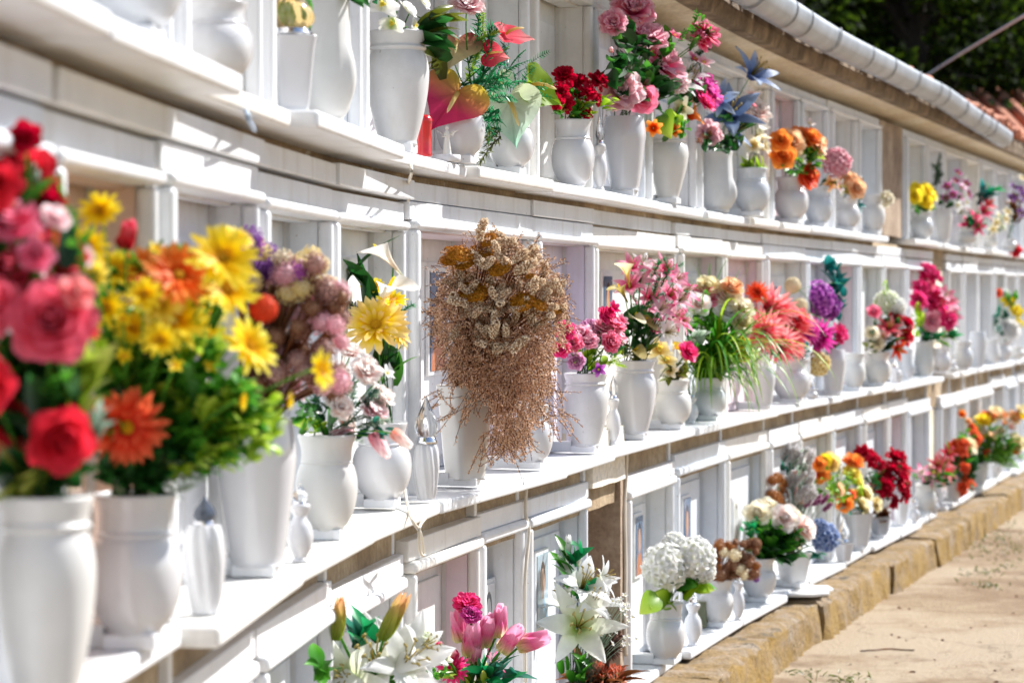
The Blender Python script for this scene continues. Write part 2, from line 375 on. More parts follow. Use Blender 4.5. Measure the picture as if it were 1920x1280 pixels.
JAMBS = {0: [], 1: [], 2: []}
def niche(row, s0, s1, idx):
    r = random.Random(row * 1000 + idx * 7 + 3)
    nf = (-.07, -.07, -.06)[row] + r.uniform(-.006, .006)
    a, b = W(s0, nf), W(s1, nf); t = (b - a); w = t.length; t.normalize(); nn = Vector((t.y, -t.x, 0))
    F = lambda x, y, z: a + t * x + nn * y + Vector((0, 0, z))
    g = .004; jw = .034
    zb = (ZB, ZM, ZU)[row]; zt = (.772, 1.527, 2.205)[row]; D = r.choice((.05, .062, .075)) if row < 2 else r.choice((.07, .09))
    if row == 1 and idx == 6: D = .20
    if row == 0 and idx == 7: D = .075
    if row == 0: zt += r.uniform(-.034, .010)
    if row == 1: zt += r.uniform(-.004, .003)
    eye = (a + b) / 2; eye.z = 0; eye.normalize(); hid = (D + .02) * abs(eye.dot(t)) / max(.05, abs(eye.dot(nn)))
    mat = r.choice((0, 0, 0, 2, 1)); mm = M_MARBLE[mat]
    JAMBS[row] += [s0, s1]
    N = MB(); N.box(F, g, jw, -.235, -.0, zb, zt); N.box(F, w - jw, w - g, -.235, 0, zb, zt)
    hz = (.046, .040, .052)[row]
    if row == 0: N.box(F, g + .001, w - g - .001, -.06, .012 + r.uniform(-.004, .006), zt + .028, zt + .028 + hz)
    if row == 1: N.box(F, g + .001, w - g - .001, -.06, .006 + r.uniform(-.003, .004), zt + .020, zt + .020 + hz)
    if row == 0: N.box(F, w - .034, w - .010, -.05, r.uniform(-.008, .004), zt + .028 + hz + .001, .911)
    if row == 2: N.box(F, g + .001, w - g - .001, -.06, -.004, zt + .001, zt + hz)
    root = part('niche', N, mm, None, False, .0025)
    V = MB(); e = .001                                 # moulding round the opening
    hh = .027 if row == 0 else .019
    V.box(F, jw - .012, jw + .018, -.012, .022, zb + e, zt - e); V.box(F, w - jw - .012, w - jw + .010, -.012, .016, zb + e, zt - e)
    V.box(F, jw - .014, w - jw + .014, -.03, .026 if row < 2 else .017, zt, zt + hh)
    part('moulding', V, mm, root, False, .010, 4)
    B = MB(); tint = [mm, M_MARBLE[0], M_MARBLE[2], mm][r.randrange(4)]
    if (row, idx) in TINTS: tint = TINTS[(row, idx)]
    B.box(F, jw + .001, w - jw - .001, -.236, -D - .004, zb, zt + .012)
    B.box(F, jw + .05, w - jw - .05, -D - .006, -D + .006, zb + .03, zt - .06)
    part('back_slab', B, tint if (row, idx) not in TINTS else [tint], root, False, .003)
    L = MB(); L.box(F, w - jw - .004, w - jw + .001 - .0015, -D + .008, -.014, zb + .001, zt - .001)
    L.box(F, jw + .02, w - jw - .006, -D + .01, -.028, zt - .004, zt + .006)
    part('reveal', L, REVEAL.get((row, idx), tint), root, False)
    # shelf slab of this niche
    H = MB(); pj = SHELF.get((row, idx), r.uniform(-.024, .018)); th = .030
    a2, b2 = W(s0, 0), W(s1, 0); t2 = (b2 - a2).normalized(); n2 = Vector((t2.y, -t2.x, 0)); w2 = (b2 - a2).length
    G = lambda x, y, z: a2 + t2 * x + n2 * y + Vector((0, 0, z))
    sk = r.uniform(-.009, .009); dz = r.uniform(-.007, .001)
    P = [G(.002, -.33, zb - th), G(w2 - .002, -.33, zb - th), G(w2 - .002, pj + sk, zb - th + dz), G(.002, pj - sk, zb - th + dz)]
    P += [p + Vector((0, 0, th - .0005)) for p in P]
    H.add(P, [(3, 2, 1, 0), (4, 5, 6, 7), (0, 1, 5, 4), (1, 2, 6, 5), (2, 3, 7, 6), (3, 0, 4, 7)])
    part('shelf', H, M_MARBLE[r.choice((0, 0, 1))], root, False, .008, 3)
    if row == 1:                                        # projecting strip under the upper shelf
        K = MB(); q = r.uniform(.0, .02) + STRIP.get(idx, 0); K.box(F, .003 + r.uniform(0, .006), w - .003 - r.uniform(0, .006), -.06, q, 1.592, 1.632 + r.uniform(-.004, .003)); part('frieze_strip', K, M_MARBLE[r.choice((0, 0, 0, 1))], root, False, .003)
    if (row, idx) in PORTRAITS:
        x, z, pw, ph, pm = PORTRAITS[(row, idx)]; x = min(max(x, hid + .012), w - jw - pw - .02)
        Q = MB(); zz = zb + z
        Q.box(F, x - .012, x + pw + .012, -D + .0065, -D + .016, zz - .012, zz + ph + .012); fr = part('portrait_frame', Q, M_MARBLE[0], root, False, .003)
        Q = MB(); y = -D + .018
        Q.add([F(x, y, zz), F(x + pw, y, zz), F(x + pw, y, zz + ph), F(x, y, zz + ph)], [(0, 1, 2, 3)], [(0, 0), (1, 0), (1, 1), (0, 1)]); part('portrait', Q, portrait_mat(pm), root)
    if (row, idx) in TEXTS:
        txt, x, z, size = TEXTS[(row, idx)]; x = hid + .01
        cu = bpy.data.curves.new('lettering', 'FONT'); cu.body = txt; cu.size = size; cu.extrude = .001; cu.materials.append(M_IRON)
        tmp = bpy.data.objects.new('lettering', cu); COL.objects.link(tmp); dg = bpy.context.evaluated_depsgraph_get()
        me = bpy.data.meshes.new_from_object(tmp.evaluated_get(dg)); bpy.data.objects.remove(tmp)
        o = link('lettering', me, root)
        o.matrix_local = Matrix(((t.x, 0, nn.x, 0), (t.y, 0, nn.y, 0), (0, 1, 0, 0), (0, 0, 0, 1)))
        p = F(x, -D + .0085, zb + z) - OFF; o.location = p
    if row == 2 and idx in (9, 10, 12):              # worn engraved lines
        Q = MB(); ys = -D + .013; x = hid + .02; Q.box(F, x - .012, min(x + .24, w - jw - .02), -D + .0065, ys, zb + .09, zb + .40, 1)
        for k in range(5):
            xx = x; zz = zb + .36 - k * .06
            while xx < min(x + .20, w - jw - .05): q = r.uniform(.008, .022); Q.box(F, xx, xx + q, ys - .002, ys + .0015, zz, zz + r.uniform(.006, .014)); xx += q + r.uniform(.004, .012)
        if len(Q.v) > 70: part('plaque', Q, [M_CABLE, M_MARBLE[0]], root)
    return root
PORT = {'warm': [(.02, .02, .03), (.55, .30, .18), (.45, .16, .06), (.10, .16, .26)], 'blue': [(.03, .025, .02), (.5, .32, .24), (.16, .34, .5), (.32, .42, .5)],
        'grey': [(.05, .05, .05), (.5, .5, .5), (.28, .28, .28), (.7, .7, .7)]}
def portrait_mat(k):
    nm = 'portrait_' + k
    if nm in MATS: return MATS[nm]
    m, n, l, b = nt(nm); hair, skin, cloth, back = PORT[k]
    uv = n.new('ShaderNodeUVMap')
    def blob(cx, cy, rx, ry):
        mp = n.new('ShaderNodeMapping'); mp.vector_type = 'POINT'; mp.inputs['Location'].default_value = (-cx / rx, -cy / ry, 0); mp.inputs['Scale'].default_value = (1 / rx, 1 / ry, 0)
        l.new(uv.outputs[0], mp.inputs[0]); ln = n.new('ShaderNodeVectorMath'); ln.operation = 'LENGTH'; l.new(mp.outputs[0], ln.inputs[0])
        return ramp(n, l, ln.outputs['Value'], [(.92, (1, 1, 1)), (1.0, (0, 0, 0))]).outputs[0]
    c = mix(n, l, blob(.5, -.02, .46, .42), back, cloth); c = mix(n, l, blob(.5, .66, .25, .24), c, hair); c = mix(n, l, blob(.5, .58, .19, .22), c, skin)
    l.new(c, b.inputs['Base Color']); b.inputs['Roughness'].default_value = .15; MATS[nm] = m; return m
# module edges, read off the photograph column by column and laid along the wall
EDGE_B = [-900, -300, 40, 200, 335, 480, 622, 758, 897, 988, 1107, None, 1175, 1266, 1362, 1441, 1496, 1561, 1617, 1664, 1701, 1743, None, 1762, 1786, 1811, 1836, 1860, 1885, 1905, 1920, 1935, 1950]
EDGE_M = [-900, -300, 88, 299, 483, 623, 765, 998, 1113, 1270, 1355, 1432, 1512, 1560, 1609, 1655, 1699, 1750, None, 1776, 1804, 1832, 1862, 1884, 1906, 1925, 1943, 1960]
EDGE_U = [-900, -300, 60, 318, 482, 668, 835, 985, 1103, 1205, 1300, 1390, 1440, 1497, 1552, 1602, 1648, None, 1694, 1733, 1767, 1806, 1835, 1862, 1888, 1911, 1932, 1950]
TINTS = {(1, 2): M_TAN, (1, 7): M_LAV, (1, 10): M_PINK, (2, 12): M_PINK}
REVEAL = {(1, 2): M_TAN, (1, 6): M_PINK, (1, 7): M_LAV, (0, 7): M_PINK, (1, 9): M_PINK, (1, 10): M_PINK, (1, 13): M_PINK, (0, 17): M_PINK, (2, 8): M_PINK}
SHELF = {(1, 1): -.04, (1, 2): -.035, (1, 3): .018, (1, 4): .016, (1, 5): .008, (1, 6): .028, (1, 7): .014, (1, 8): .0, (2, 1): .03, (2, 2): .035, (2, 3): -.008, (2, 4): .04, (2, 5): -.008, (2, 6): .02, (2, 7): .014, (0, 10): -.035, (0, 11): .0}
STRIP = {2: .012, 3: .012, 4: .0, 5: .012, 6: -.004, 7: -.004, 8: -.008}
PORTRAITS = {(1, 6): (.06, .25, .16, .25, 'warm'), (0, 9): (.08, .28, .12, .20, 'blue'), (0, 8): (.12, .28, .12, .17, 'grey'), (0, 10): (.08, .28, .11, .19, 'warm'), (0, 11): (.06, .25, .12, .22, 'warm'),
             (1, 7): (.06, .30, .12, .2, 'blue'), (1, 8): (.08, .33, .12, .17, 'warm'), (1, 9): (.08, .33, .12, .17, 'grey'), (1, 3): (.1, .3, .12, .18, 'grey'), (1, 4): (.1, .3, .12, .18, 'blue'), (1, 11): (.1, .3, .12, .18, 'warm'), (1, 13): (.1, .3, .12, .18, 'grey'), (0, 7): (.05, .22, .07, .16, 'warm'), (2, 8): (.1, .2, .1, .15, 'grey'), (2, 11): (.1, .2, .1, .15, 'warm'), (0, 15): (.05, .25, .1, .16, 'grey'), (0, 17): (.05, .25, .1, .16, 'blue'), (0, 12): (.05, .25, .1, .16, 'grey')}
TEXTS = {(1, 5): ('ROMANO', .08, .385, .062)}
for row, edges in enumerate((EDGE_B, EDGE_M, EDGE_U)):
    ss = [None if e is None else (s_at(e, -.06) if e > -200 else max(.25, s_at(60, -.06) - (1.5 if e == -900 else .8))) for e in edges]
    i = 0
    for a, b in zip(ss, ss[1:]):
        if a is not None and b is not None and b - a > .05: niche(row, a, b, i); i += 1
        elif a is not None and b is None: gap0 = a
        elif a is None and b is not None:
            pass
# bare concrete piers between groups of niches
def pier(px0, px1, z0, z1, nf, m):
    c = MB(); a, b = s_at(px0, nf), s_at(px1, nf)
    sweep(c, rect(-.335, nf, z0, z1), a + .012, b - .012, .1, wob=.003); part('pier', c, m)
pier(1107, 1175, .17, .83, -.16, M_PIER); pier(1109, 1173, .83, .99, -.055, M_PLASTER); c = MB(); b_ = s_at(1175, -.06); sweep(c, rect(-.335, -.066, .17, .828), b_ - .06, b_ - .014, .05); part('pier', c, M_PIER); pier(1648, 1694, 1.69, 2.26, -.07, M_PIER); pier(1750, 1776, .95, 1.53, -.09, M_PLASTER); pier(1743, 1762, .2, .80, -.09, M_PLASTER)

# ------------------------------------------------------------------ vases
def crom(prof, k=3):                                # smooth a coarse profile
    out = []
    for i in range(len(prof) - 1):
        p0, p1, p2, p3 = prof[max(0, i - 1)], prof[i], prof[i + 1], prof[min(len(prof) - 1, i + 2)]
        for q in range(k):
            t = q / k
            out.append(tuple(.5 * (2 * p1[j] + (p2[j] - p0[j]) * t + (2 * p0[j] - 5 * p1[j] + 4 * p2[j] - p3[j]) * t * t + (3 * p1[j] - p0[j] - 3 * p2[j] + p3[j]) * t ** 3) for j in (0, 1)))
    return out + [prof[-1]]
PROF = {
 'jar': [(.0, .0), (.58, .0), (.60, .035), (.62, .06), (.78, .22), (.93, .42), (1.0, .62), (.96, .74), (.86, .82), (.84, .835), (.90, .85), (.91, .865), (.86, .88), (.86, .90), (.93, .965), (.95, 1.0), (.88, 1.0), (.82, .93), (.8, .86)],
 'amphora': [(.0, 0), (.50, 0), (.52, .03), (.70, .24), (.92, .52), (1.0, .70), (.93, .83), (.83, .875), (.89, .89), (.89, .91), (.84, .92), (.93, .98), (.94, 1.0), (.86, 1.0), (.8, .93), (.78, .88)],
 'globe': [(.0, 0), (.52, 0), (.56, .02), (.60, .05), (.80, .14), (.95, .28), (1.0, .42), (.97, .56), (.86, .67), (.80, .70), (.83, .715), (.83, .73), (.79, .75), (.79, .88), (.85, .96), (.86, 1.0), (.80, 1.0), (.74, .93), (.72, .84)],
 'urn': [(.0, 0), (.54, 0), (.56, .025), (.70, .08), (.90, .22), (1.0, .40), (.99, .54), (.90, .66), (.83, .70), (.85, .715), (.82, .74), (.82, .84), (.88, .92), (.93, .97), (.93, 1.0), (.86, 1.0), (.78, .93), (.76, .84)],
 'cone': [(.0, 0), (.66, 0), (.68, .03), (.78, .2), (.90, .45), (.99, .68), (1.0, .78), (.95, .90), (.90, .98), (.89, 1.0), (.83, 1.0), (.83, .96), (.86, .88)],
 'drape': [(.0, 0), (.60, 0), (.62, .04), (.80, .10), (.90, .22), (.90, .36), (.86, .55), (.82, .75), (.80, .90), (.84, .98), (.84, 1.0), (.77, 1.0), (.75, .94), (.75, .86)],
 'square': [(.0, 0), (.66, 0), (.66, .012), (.74, .2), (.82, .5), (.92, .85), (.99, .985), (.99, 1.0), (.93, 1.0), (.90, .94), (.86, .88)],
 'bell': [(.0, 0), (.70, 0), (.74, .03), (.92, .18), (1.0, .34), (.96, .52), (.88, .72), (.85, .88), (.90, .98), (.9, 1.0), (.82, 1.0), (.79, .94), (.79, .86)],
 'spiral': [(.0, 0), (.62, 0), (.66, .03), (.84, .2), (.98, .5), (1.0, .68), (.92, .88), (.78, .98), (.7, 1.0), (.6, 1.0), (.58, .96)],
 'bud': [(.0, 0), (.60, 0), (.62, .04), (.5, .08), (.86, .26), (1.0, .44), (.88, .62), (.56, .74), (.5, .80), (.72, .90), (.8, .96), (.74, 1.0), (.5, 1.0), (.4, .95)],
}
KIND_WORDS = {'jar': 'tall white ringed jar vase', 'amphora': 'tapering white amphora vase', 'globe': 'round bellied white vase', 'urn': 'wide lipped white urn vase', 'cone': 'smooth tapered white vase',
              'drape': 'white vase with a moulded drape fold', 'square': 'square tapered white vase', 'bell': 'bell shaped white vase', 'spiral': 'spiral fluted small white vase', 'bud': 'small white bud vase'}
VASE_MESH = {}
def vase_mesh(kind, w, h, m):
    key = (kind, round(w, 3), round(h, 3), m.name)
    if key in VASE_MESH: return VASE_MESH[key]
    mb = MB(); r = w / 2
    fn = None
    if kind == 'square':
        fn = lambda a, z, q: q / max(abs(math.cos(a - .5)) ** 7 + abs(math.sin(a - .5)) ** 7, 1e-6) ** (1 / 7.0) * .88
    if kind == 'drape':
        fn = lambda a, z, q: q * (1 + .24 * math.exp(-((a - 5.9) / .28) ** 2) * (max(0, math.sin(math.pi * min(1, max(0, (z / h - .12) / .42)))) ** .7) + .05 * math.exp(-((a - 5.35) / .12) ** 2) * min(1, z / h * 3))
    if kind == 'spiral':
        fn = lambda a, z, q: q * (1 + .075 * math.sin(9 * a + 4 * z / h))
    mb.lathe([(max(.0005, a * r), b * h) for a, b in crom(PROF[kind], 3 if kind != 'square' else 2)], 44 if kind in ('spiral', 'square', 'drape') else 32, 0, fn)
    zi = PROF[kind][-1][1] * h; ri = PROF[kind][-1][0] * r
    mb.lathe([(ri * (1 if kind != 'square' else .95), zi), (.001, zi + .002)], 24, 1, fn if kind == 'square' else None)
    me = mb.mesh(kind + '_vase', [m, M_SOIL]); VASE_MESH[key] = me; return me
ZROW = {'B': ZB, 'M': ZM, 'U': ZU}; SHELFWORD = {'B': 'lowest shelf', 'M': 'middle shelf', 'U': 'top shelf'}
def spot(row, px, n):
    s = s_at(px, n); p = W(s, n, ZROW[row]); return p, p.y, s
ALLV = []
def vase(row, px, wpx, rim, kind, what, n=-.075, mat=None, foot=True, label=None, basey=None):
    """what: the bouquet it holds, in words; rim: photo row of its rim"""
    n += .03; p, d, s = spot(row, px, n); w = wpx * d / FPX
    if min(abs(s - j) for j in JAMBS['BMU'.index(row)]) < w / 2 + .035: n = max(n, -.055 + w * .36); n = min(n, -.012); p, d, s = spot(row, px, n); w = wpx * d / FPX
    zr = CZ - (rim - HORIZON) * d / FPX
    fz = .016 if foot else .001
    h = max(.03, zr - p.z - fz)
    lab = label or f"{KIND_WORDS[kind]} holding the {what}"
    e = empty('vase', p, lab, 'vase', 'vases along the shelves')
    b = link('body', vase_mesh(kind, w, h, mat or rnd.choice(M_PORCS)), e, (0, 0, fz)); b.rotation_euler.z = rnd.uniform(-.1, .1) + (0 if kind in ('drape', 'square') else rnd.random() * 6)
    if foot:
        t, nn = TN(s); k = w * .27; F = lambda x, y, z: t * x + nn * y + Vector((0, 0, z))
        q = MB(); q.box(F, -k, k, -k, k, .0006, fz + .003); o = link('foot', q.mesh('foot', [M_MARBLE[0]], False), e); bevel(o, .002)
        q = MB(); q.box(F, -k * .62, k * .62, -.10 - (n + .075), -k - .001, .0006, fz + .014); o = link('bracket', q.mesh('bracket', [M_MARBLE[0]], False), e); bevel(o, .002)
    v = dict(p=p, d=d, s=s, w=w, h=h, top=Vector((p.x, p.y, zr - .01)), row=row); ALLV.append(v); return v
def lamp(row, px, wpx, top, glass_y, label, n=-.07, kind='bud', glass=None, gw=.5):
    """a votive lamp: a small vase body below photo row glass_y, a chromed collar and a flame-shaped glass up to row top"""
    n += .025; p, d, s = spot(row, px, n); w = wpx * d / FPX; zr = CZ - (glass_y - HORIZON) * d / FPX; zt = CZ - (top - HORIZON) * d / FPX
    h = max(.03, zr - p.z - .001); e = empty('votive_lamp', p, label, 'votive lamp', 'votive lamps on the shelves')
    link('body', vase_mesh(kind, w, h, M_PORC), e, (0, 0, .001)).rotation_euler.z = rnd.random() * 6
    g = w * gw * .5; hh = zt - zr
    q = MB(); q.lathe([(g * .8, 0), (g * 1.08, hh * .02), (g * 1.1, hh * .08), (g * .95, hh * .10), (g * 1.0, hh * .14), (g * .8, hh * .17), (.001, hh * .17)], 24); link('collar', q.mesh('collar', [M_CHROME]), e, (0, 0, h))
    q = MB(); fn = lambda a, z, r: r * (1 + .05 * math.sin(10 * a + 60 * z))
    q.lathe([(g * .85, hh * .17), (g * 1.12, hh * .28), (g * 1.16, hh * .40), (g * .98, hh * .55), (g * .66, hh * .70), (g * .34, hh * .85), (g * .12, hh * .97), (.001, hh)], 40, 0, fn); link('flame_glass', q.mesh('flame_glass', [glass or M_GLASS]), e, (0, 0, h))
    return e

# ------------------------------------------------------------------ petals, blooms and leaves
def G(h):                                            # sRGB hex to linear
    f = lambda v: v / 12.92 if v <= .04045 else ((v + .055) / 1.055) ** 2.4
    return tuple(f(int(h[i:i + 2], 16) / 255) for i in (0, 2, 4))
PAL = {
 'red': ('6a020c', 'c40a1c', 'e83448'), 'crimson': ('6a0214', 'b80428', 'd00c38'), 'redpink': ('8c0418', 'd4203c', 'ec6c84'), 'rosepink': ('c01450', 'ec3c74', 'f898b4'),  # redpink: petal highlights and shadows put into a light tip, dark base
 'hotpink': ('b80454', 'ec1474', 'f65498'), 'magenta': ('8a0a60', 'c41c88', 'e060b0'), 'pink': ('e0306c', 'f47ca8', 'fcd0dc'), 'palepink': ('f090a4', 'fac8d0', 'fef0f0'), 'blush': ('f8b8a4', 'fde2da', 'fffaf6'),
 'dustypink': ('d07c90', 'e8b0bc', 'f4d4d8'), 'white': ('e6e8d4', 'f4f4f2', 'fafafa'), 'daisycentre': ('a86c08', 'dca010', 'f2c828'), 'greenwhite': ('b8cc70', 'eef0dc', 'f8f8f4'), 'cream': ('d8c070', 'efe2bc', 'f8f2e0'), 'yellow': ('f0b400', 'fce000', 'fff04c'),
 'lemon': ('d0b010', 'f2dc3c', 'f8ee80'), 'orange': ('d03c04', 'f47414', 'f9a850'), 'redorange': ('c41404', 'ec4018', 'f87c50'), 'peach': ('e88040', 'f4b478', 'fad8b0'), 'coral': ('dc1c40', 'f4586c', 'fdb4b0'),
 'purple': ('501c6c', '80409c', 'b080c0'), 'violet': ('7c1c90', 'b048b8', 'd888d4'), 'blue': ('4060a0', '8098c8', 'c4d4ec'), 'steelblue': ('28385c', '5c74a0', 'a8bcdc'), 'orchid': ('801048', 'b83c88', 'e8b8d8'),
 'yellowpink': ('e0a800', 'f2d428', 'f8dca0'), 'lilypink': ('f4ece0', 'f6b4cc', 'e83484'), 'spathe_red': ('c0b038', 'e04070', 'e03068'), 'spathe_cream': ('8c2030', 'd8c898', 'e8dcb8'), 'spathe_green': ('98b030', '88a828', '709820'),
 'spathe_glass': ('d0d8b0', 'c8d8c4', '98d0b8'), 'olivegold': ('605818', 'a89848', 'd0c080'), 'tulip': ('e4e4a8', 'f27cb6', 'fbc4de'), 'statice': ('503028', 'b08078', 'd0b0a4'), 'mustard': ('98600c', 'cc8a18', 'e6b040'), 'brownflower': ('50281c', '8c5a40', 'c09878'),
 'teal': ('0c6060', '208c88', '60c0b4'), 'budgreen': ('7c9428', 'b8b850', 'e8b080'), 'creamyellow': ('c8a030', 'ecd890', 'f4ecc8'), 'rust': ('582808', '98541c', 'c08850'), 'silver': ('b8b0ac', 'ece6e4', 'fafafa'),
}
LEAF = {'green': ('245c12', '3c8420', '62a838'), 'dark': ('103410', '1c4c1c', '307030'), 'lime': ('6c9812', '9cc428', 'c4dc58'), 'yellowgreen': ('6c8c18', 'a0b43c', 'c8cc70'), 'emerald': ('08502c', '128048', '30a868'),
        'olive': ('38400c', '586018', '788030'), 'bluegreen': ('0c4038', '1c6450', '48907c'), 'brown': ('40200c', '6c3c1c', '946038'), 'grass': ('386c10', '5c9824', '98c048'), 'teal': ('0c4848', '146864', '30908c'), 'sage': ('506850', '8ca48c', 'c4d4c4')}
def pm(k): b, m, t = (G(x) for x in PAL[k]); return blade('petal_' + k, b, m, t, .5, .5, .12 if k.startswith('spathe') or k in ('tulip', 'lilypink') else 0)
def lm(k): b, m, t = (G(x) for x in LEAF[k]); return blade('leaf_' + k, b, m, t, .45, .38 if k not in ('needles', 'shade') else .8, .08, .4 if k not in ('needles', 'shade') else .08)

def _rose(v): return math.sin(math.pi / 2 * (.22 + .78 * min(1, v / .6))) if v < .6 else math.sqrt(max(.0, 1 - ((v - .6) / .415) ** 2)) * .98 + .02
SH = {'rose': _rose, 'round': lambda v: math.sin(math.pi * min(1, .06 + .94 * v) ** .62) ** .55 if v < 1 else .28, 'narrow': lambda v: (math.sin(math.pi * (.08 + .88 * v) ** .8)) ** .6 if v < 1 else .3,
      'lily': lambda v: max(.02, math.sin(math.pi * (.10 + .90 * v) ** .85)) ** .9, 'strap': lambda v: min(1, .35 + v * 2) * (1 if v < .8 else max(.1, 1 - ((v - .8) / .2) ** 2 * .9)), 'spoon': lambda v: .3 + .7 * math.sin(math.pi * min(1, v) ** 1.6) ** .8 if v < 1 else .35}
def petal(mb, L, Wd, tilt, az, curl=0, cup=0, z0=0, r0=0, shape='round', ruf=0, m=0, nu=5, nv=6, r=rnd, rho=.55):
    rows = []; rad, z = r0, z0; ph = r.random() * 6; f = SH[shape]
    for j in range(nv + 1):
        v = j / nv; a = tilt + curl * v; w = Wd * .5 * f(v); row = []
        for i in range(nu):
            u = -1 + 2 * i / (nu - 1); off = cup * w * u * u + (ruf * L * v * math.sin(u * 5 + ph) if ruf else 0) + (-cup * .0)
            q = rad - math.cos(a) * off; zz = z + math.sin(a) * off
            ang = az + u * w / max(abs(rad), rho * Wd, 1e-4); rr = max(abs(rad), rho * Wd) ; x = rr * math.sin(ang - az)
            y = q + (rr * math.cos(ang - az) - rr) * (1 if True else 0)
            row.append(Vector((y * math.cos(az) - x * math.sin(az), y * math.sin(az) + x * math.cos(az), zz)))
        rows.append(row); rad += math.sin(a) * L / nv; z += math.cos(a) * L / nv
    mb.grid(rows, m)
def whorl(mb, n, L, Wd, tilt, r, curl=0, cup=0, z0=0, r0=0, shape='round', ruf=0, jit=.12, m=0, nu=5, nv=6, off=None, rho=.55):
    o = r.random() * 6 if off is None else off
    for i in range(n):
        petal(mb, L * r.uniform(1 - jit, 1 + jit * .5), Wd * r.uniform(1 - jit, 1 + jit * .6), tilt + r.uniform(-jit, jit), o + 2 * math.pi * i / n + r.uniform(-jit, jit), curl + r.uniform(-jit, jit), cup, z0, r0, shape, ruf, m, nu, nv, r, rho)
def dome(mb, r0, h, m, r, k=60, z=0, b=.045):
    mb.lathe([(r0, z - .02), (r0 * .95, z + h * .4), (r0 * .6, z + h * .85), (.002, z + h)], 14, m)
    for i in range(k):
        a = i * 2.39996; q = math.sqrt((i + .5) / k); mb.ball(Vector((r0 * q * math.cos(a), r0 * q * math.sin(a), z + h * (1 - q * q * .8))), b * r.uniform(.7, 1.1), m, 5, 3)
def sphere_pts(k, r, lo=-1):
    out = []
    for i in range(k):
        z = 1 - (1 - lo) * (i + .5) / k; a = i * 2.39996 + r.uniform(-.2, .2); q = math.sqrt(max(0, 1 - z * z)); out.append(Vector((q * math.cos(a), q * math.sin(a), z)))
    return out
def frame_from(d, spin=0): return d.to_track_quat('Z', 'Y').to_matrix() @ Matrix.Rotation(spin, 3, 'Z')
def xf(mb, src, M, c, s=1):
    o = len(mb.v)
    mb.v += [tuple(M @ (Vector(p) * s) + c) for p in src.v]; mb.f += [[i + o for i in f] for f in src.f]; mb.uv += src.uv; mb.m += src.m
